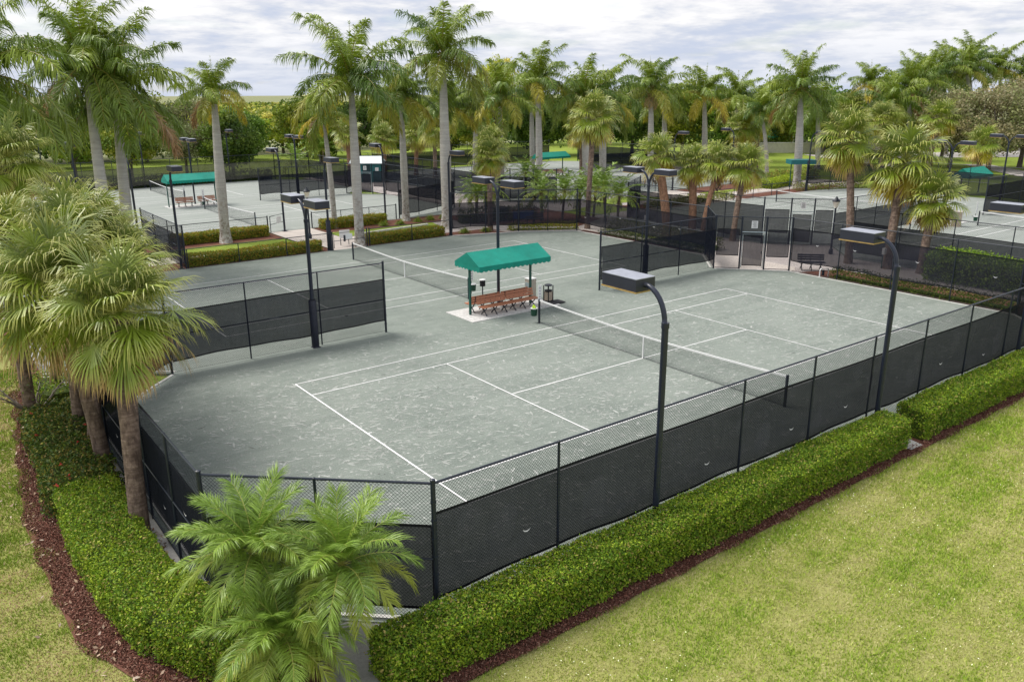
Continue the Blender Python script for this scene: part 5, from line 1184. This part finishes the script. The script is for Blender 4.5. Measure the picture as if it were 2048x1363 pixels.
pal = np.array(YG+YE); leafcloud(mb, r, np.stack([X, Y, Z], 1), np.tile([0, -.5, .7], (n, 1)), 3.0, pal[r.integers(0, len(pal), n)]*.8, .5, .8)
tag(mb.obj('marsh_scrub', 'leaf_dull'), 'low scrub scattered over the flat marsh to the horizon', 'scrub', kind='stuff')

# bare little tree at the left
t = thing('bare_tree', 'small bare crooked tree with forked grey trunk at the left mulch edge', 'tree', (-19.75, 6.6, -.05))
r = np.random.default_rng(8); mb = MB()
mb.tube([(0, 0, 0), (.02, 0, .35), (-.02, .02, .6)], [.09, .07, .06], 8)
for a, L in ((2.6, 1.5), (3.6, 1.4), (1.2, 1.1), (.2, 1.2), (4.8, 1.0)):
    p = np.array([-.02, .02, .5]); rad = .045; pts = [p]
    for k in range(6): p = p + np.array([math.cos(a)*.16, math.sin(a)*.16, .19-.015*k])*L/1.2 + r.normal(0, .03, 3); pts.append(p)
    mb.tube(pts, np.linspace(rad, .012, 7), 6)
    for k in (2, 3, 4, 5):
        q = pts[k]; e = q + np.array([math.cos(a+r.normal(0, 1)), math.sin(a+r.normal(0, 1)), .7])*.4; mb.tube([q, (q+e)/2+r.normal(0, .03, 3), e], [.016, .010, .005], 5)
mb.obj('trunk', 'dead_wood', t)
mb = MB(); n = 500; P = r.normal(0, 1, (n, 3))*[.55, .55, .25]+[0, 0, 1.7]; leafcloud(mb, r, P, np.tile([0, 0, 1.], (n, 1)), .07, np.array(PALF)[r.integers(0, 7, n)], .5); mb.obj('crown', 'leaf_dull', t)

# ------------------------------------------------------------------ small things around the plaza
t = thing('bicycle_rack', 'black wave bicycle rack on the paving behind the see-through fence', 'bicycle rack', (14.0, 31.1, 0), R(-20))
pts = []
for i in range(6):
    x = i*.30-.75; pts += [(x, 0, .12 if i % 2 else .85)] if False else []
mb = MB()
for i in range(3):
    x0 = -.75+i*.5; a = np.linspace(0, PI, 8); mb.tube([(x0, 0, .85)]+[(x0+.16-.16*math.cos(q), 0, .30-.16*math.sin(q)) for q in a]+[(x0+.32, 0, .85)], .03, 6)
    mb.tube([(x0+.32+.09-.09*math.cos(q), 0, .85+.09*math.sin(q)) for q in np.linspace(0, PI, 6)], .03, 6) if i < 2 else None
mb.tube([(-.75, 0, 0), (-.75, 0, .9)], .03, 6); mb.tube([(.57, 0, 0), (.57, 0, .9)], .03, 6)
mb.obj('frame', 'black_rubber', t)
t = thing('utility_box', 'dark green utility box beside the bicycle rack', 'utility box', (17.0, 32.3, 0), R(20))
MB().box((0, 0, .5), (1.1, .8, 1.0)).obj('cabinet', 'green_bin', t); MB().box((0, 0, 1.02), (1.16, .86, .05)).obj('lid', 'dark_steel', t); MB().box((0, -.41, .5), (.5, .02, .7)).obj('door', 'dark_steel', t)
t = thing('notice_board', 'low dark notice board under the date palm clump', 'notice board', (17.0, 29.4, 0), R(-25))
MB().box((0, 0, .75), (1.7, .06, .6)).obj('board', 'blue_bin', t)
for x in (-.8, .8): p = MB().tube([(0, 0, 0), (0, 0, 1.1)], .04, 6).obj('post', 'dark_steel', t); p.location = (x, 0, 0)
def shed(label, x, y, rz, L, W, h, wall, roof, cat='shed', name='shed'):
    t = thing(name, label, cat, (x, y, -.05), rz)
    MB().box((0, 0, h/2), (L, W, h)).obj('wall', wall, t)
    mb = MB(); o = .3; mb.add([(-L/2-o, -W/2-o, h), (L/2+o, -W/2-o, h), (L/2+o, W/2+o, h), (-L/2-o, W/2+o, h), (-L/2, 0, h+W*.28), (L/2, 0, h+W*.28)], [(0, 1, 5, 4), (2, 3, 4, 5)]); mb.more([(3, 0, 4), (1, 2, 5)])
    mb.box((0, 0, h-.04), (L+2*o, W+2*o, .08)); mb.obj('roof', roof, t)
    d = MB().box((0, -W/2-.02, 1.0), (.9, .04, 2.0)).obj('door', 'gate_paint', t); MB().box((.36, -W/2-.05, 1.0), (.04, .05, .14)).obj('handle', 'galvanised', d)
    s_ = MB().box((L*.36, -W/2-.015, 1.5), (.4, .03, .4)).obj('sign', 'white_tape', t)
    return t
shed('small dark green shed with white roof behind the tall gate of the far left courts', 23.2, 67.5, R(-35), 3.4, 2.6, 2.2, 'roof_teal', 'white_shed_roof')
t = thing('garden_umbrella', 'square green umbrella with white chairs far behind the teal awning', 'umbrella', (103.5, 69, 0))
MB().add([(-2.2, -2.2, 2.5), (2.2, -2.2, 2.5), (2.2, 2.2, 2.5), (-2.2, 2.2, 2.5), (0, 0, 3.7)], [(3, 2, 1, 0)]).more([(0, 1, 4), (1, 2, 4), (2, 3, 4), (3, 0, 4)]) 
mb = MB().add([(-2.2, -2.2, 2.5), (2.2, -2.2, 2.5), (2.2, 2.2, 2.5), (-2.2, 2.2, 2.5), (0, 0, 3.7)], [(3, 2, 1, 0)]); mb.more([(0, 1, 4), (1, 2, 4), (2, 3, 4), (3, 0, 4)]); mb.box((0, 0, 2.42), (4.4, 4.4, .15)); mb.obj('canopy', 'parasol_green', t)
MB().tube([(0, 0, 0), (0, 0, 2.5)], .08, 8).obj('pole', 'dark_steel', t)
t = thing('pool_pavilion', 'low pavilion with pale aqua hipped roof far behind the garden path', 'building', (128, 84, 0), R(-40))
mb = MB()
L, W, h = 15, 9, 3.0
mb.add([(-L/2, -W/2, h), (L/2, -W/2, h), (L/2, W/2, h), (-L/2, W/2, h), (-L/4, 0, h+2.2), (L/4, 0, h+2.2)], [(0, 1, 5, 4), (2, 3, 4, 5), (3, 2, 1, 0)]); mb.more([(3, 0, 4), (1, 2, 5)]); mb.obj('roof', 'roof_aqua', t)
MB().box((0, 1.5, 1.5), (L*.7, W*.5, 3.0)).obj('wall', 'white_wall', t)
for x in np.linspace(-L/2+.6, L/2-.6, 6): p = MB().box((0, 0, 1.5), (.35, .35, 3.0)).obj('column', 'white_wall', t); p.location = (x, -W/2+.5, 0)
t = thing('garden_wall', 'low pale wall behind the pool umbrella', 'wall', (104, 60, 0), R(-42))
MB().box((0, 0, .8), (34, .3, 1.6)).obj('wall_face', 'white_wall', t); MB().box((0, 0, 1.65), (34.2, .45, .12)).obj('coping', 'kerb_concrete', t)
for i, (x, y) in enumerate(((101.5, 67.5), (105.5, 67), (99, 66))):
    t = thing('pool_chair', ['white pool chair left of the green umbrella pole', 'white pool chair right of the green umbrella pole', 'white pool chair farthest left of the green umbrella'][i], 'chair', (x, y, 0), i*.8, 'white pool chairs')
    MB().box((0, 0, .45), (.6, .6, .06)).obj('seat', 'white_plastic', t); MB().box((0, .3, .8), (.6, .05, .7)).obj('backrest', 'white_plastic', t)
    for sx in (-.26, .26):
        for sy in (-.26, .26): p = MB().box((0, 0, .22), (.05, .05, .44)).obj('leg', 'white_plastic', t); p.location = (sx, sy, 0)
t = thing('hose_stand', 'white upside-down U-shaped pipe at the kerb of the near court', 'pipe stand', (18.5, 4.0, 0), R(-20))
MB().tube([(-.28, 0, 0), (-.28, 0, .38), (-.22, 0, .46), (.22, 0, .46), (.28, 0, .38), (.28, 0, 0)], .035, 8).obj('pipe', 'white_plastic', t); MB().box((-.02, .05, .22), (.1, .1, .3)).obj('valve', 'dark_steel', t)
t = thing('notice_sign', 'blank white wall board between palm trunks beside the concrete path', 'sign', (1.9, 29.9, 0), R(0))
MB().box((0, 0, .75), (.75, .04, .55)).obj('board', 'white_tape', t)
for x in (-.3, .3): p = MB().tube([(0, 0, 0), (0, 0, 1.0)], .025, 6).obj('post', 'dark_steel', t); p.location = (x, .03, 0)
def utility(name, label, x, y, z=.6):
    t = thing(name, label, 'box', (x, y, 0)); MB().box((0, 0, z), (.22, .16, .36)).obj('box', 'white_plastic', t); MB().tube([(0, .05, 0), (0, .05, z)], .03, 6).obj('post', 'green_metal', t); return t
utility('dispenser', 'green and white dispenser on a post before the stout reddish palm trunk', 23.2, 3.2, 1.0)
utility('dispenser', 'green and white dispenser at the corner of the screened fence left of the four palms', 22.6, 21.6, .9)
# water bottles and chairs by the right bench
t = thing('blue_cooler', 'blue barrel beside the bench half hidden by the low cabbage palm', 'cooler', (41.9, 8.9, 0)); MB().tube([(0, 0, 0), (0, 0, .8)], .18, 12).obj('barrel', 'blue_bin', t); MB().tube([(0, 0, .8), (0, 0, .86)], .2, 12).obj('lid', 'white_plastic', t)
t = thing('stone_bin', 'tan pebbled bin beside the bench half hidden by the low cabbage palm', 'trash can', (42.2, 7.9, 0), .3); MB().box((0, 0, .55), (.6, .6, 1.1)).obj('body', 'pebble_panel', t); MB().box((0, 0, 1.12), (.66, .66, .06)).obj('lid', 'cooler_tan', t)

# ------------------------------------------------------------------ grass, mulch chips, litter
def grass(name, label, poly_pts, n, hgt, seed, pal, z=-.07, clump=.5, w=.010):
    r = np.random.default_rng(seed); pp = np.array(poly_pts); lo, hi = pp.min(0), pp.max(0)
    # thin out with distance from the open side so the near lawn is densest
    X = r.uniform(lo[0], hi[0], n*3); Y = r.uniform(lo[1], hi[1], n*3)
    ins = np.zeros(len(X), bool); k = len(pp)
    for i in range(k):
        x1, y1 = pp[i]; x2, y2 = pp[(i+1) % k]; c = ((y1 > Y) != (y2 > Y)) & (X < (x2-x1)*(Y-y1)/(y2-y1+1e-12)+x1); ins ^= c
    X += .10*np.sin(Y*2.3)+.06*np.sin(Y*7)+r.normal(0, .06, len(X)); Y += .05*np.sin(X*2.9)+r.normal(0, .05, len(X))
    d = np.hypot(X+22, Y+20.7); keep = ins & (r.random(len(X)) < np.clip((17/np.maximum(d, 8))**1.2, 0, 1)); X, Y = X[keep][:n], Y[keep][:n]; m = len(X)
    patch = np.sin(X*.9+np.sin(Y*.7)*1.5)*np.sin(Y*1.1+X*.35) + .6*np.sin(X*3.1+Y*2.2)*np.sin(Y*3.7-X*1.3) + .5*np.sin(X*7.3-Y*5.1)*np.sin(Y*8.7+X*4.1) + .45*np.sin((Y*1.0-X*.08)*5.2)
    dd = np.hypot(X+22, Y+20.7); sc = np.clip(dd/16, 1, 2.6)
    h = hgt*r.uniform(.5, 1.3, m)*(1+.25*patch)*np.sqrt(sc); a = r.random(m)*2*PI; lean = r.normal(0, .5, (m, 2))*h[:, None]
    wv = w*sc*r.uniform(.7, 1.4, m); b = np.stack([X, Y, np.full(m, z)], 1); s = np.stack([np.cos(a), np.sin(a), 0*a], 1)*wv[:, None]
    v = np.stack([b-s, b+s, b+np.c_[lean, h]], 1)
    pal = np.array(pal); q = np.clip((patch*.26+.45+r.normal(0, .26, m))*len(pal), 0, len(pal)-1).astype(int); c = pal[q]*r.uniform(.75, 1.25, (m, 1)); c = np.repeat(c, 3, 0)
    mb = MB().add(v.reshape(-1, 3), (np.arange(m)*3)[:, None]+np.array([[0, 1, 2]]), c)
    return tag(mb.obj(name, 'grass_blade'), label, 'grass', kind='stuff')
PG1 = [(.41, .385, .19), (.34, .36, .11), (.29, .34, .07), (.25, .34, .045), (.26, .36, .045), (.18, .28, .03)]
PG2 = [(.40, .31, .19), (.33, .31, .11), (.22, .28, .045), (.16, .24, .03), (.20, .27, .035), (.13, .20, .025)]
grass('lawn_grass', 'sun-bleached mown grass in front of the long hedge', [(-16.0, -10.78), (22, -10.78), (14, -24), (-10, -19), (-18, -13.6), (-17.2, -11.2)], 300000, .055, 1, PG1)
grass('lawn_grass', 'patchy green grass to the left of the mulch curve', [(-19.4, 14), (-19.7, 11), (-20.45, 5), (-20.75, 0), (-20.65, -5.1), (-20.0, -6.9), (-18.95, -8.75), (-16.9, -10.9), (-24, -12.5), (-26, 0), (-26, 14)], 150000, .055, 2, PG2)
# white clover and petals on the lawn
r = np.random.default_rng(4); n = 3200; X = r.uniform(-16, 16, n); Y = -11 - r.random(n)**1.6*9; keep = (np.sin(X*.8)+np.sin(Y*1.3+X*.5)+r.normal(0, .6, n)) > .2; X, Y = X[keep], Y[keep]; n = len(X)
mb = MB(); leafcloud(mb, r, np.stack([X, Y, np.full(n, .0)+r.uniform(-.01, .02, n)], 1), np.tile([0, 0, 1.], (n, 1)), .028, np.tile((.75, .72, .68), (n, 1)), 2)
tag(mb.obj('clover_flowers', 'leaf_dull'), 'tiny white flower heads sprinkled over the lawn', 'flowers', kind='stuff')
def chips(name, label, path, w, n, seed, size, pal, z=-.035):
    r = np.random.default_rng(seed); _, _, L = path_interp(path, np.array([0.])); s = r.random(n)*L; P, T, _ = path_interp(path, s); Nn = np.stack([-T[:, 1], T[:, 0]], 1)
    P = P + Nn*(r.uniform(-.5, .5, n)*w*(1+.25*np.sin(s*3.1)))[:, None]; pal = np.array(pal)
    mb = MB(); leafcloud(mb, r, np.c_[P, z+r.random(n)*.03], np.tile([0, 0, 1.], (n, 1)), size, pal[r.integers(0, len(pal), n)]*r.uniform(.6, 1.4, (n, 1)), 1.5, .4)
    return tag(mb.obj(name, 'mulch_chip'), label, 'mulch', kind='stuff')
PM = [(.16, .070, .05), (.22, .10, .075), (.11, .05, .038), (.07, .030, .022), (.30, .18, .135), (.19, .08, .058)]
chips('mulch_chips', 'red-brown mulch chips along the foot of the front hedge', [(-16.6, -10.62), (16, -10.66)], .34, 26000, 1, .05, PM)
chips('mulch_chips', 'red-brown mulch chips along the curved lower left hedge', [(-19.7, 11), (-20.1, 6), (-20.55, 1), (-20.55, -2.5), (-20.4, -5.4), (-19.75, -7.3), (-18.8, -8.9), (-17.6, -10.2), (-16.9, -10.6)], .72, 42000, 2, .05, PM)
chips('dry_leaves', 'fallen brown leaves and fronds under the left palms', [(-18.75, 8), (-18.75, -3.5), (-18.5, -5.8)], .5, 1500, 3, .10, [(.25, .15, .09), (.35, .26, .18), (.18, .09, .05)], -.02)
chips('dry_leaves', 'scattered pale fallen leaves on the mulch curve', [(-20.5, 8), (-20.7, 0), (-20.6, -5), (-19.2, -8.2)], 1.3, 260, 6, .11, [(.45, .33, .24), (.36, .26, .18), (.5, .4, .32)], -.01)
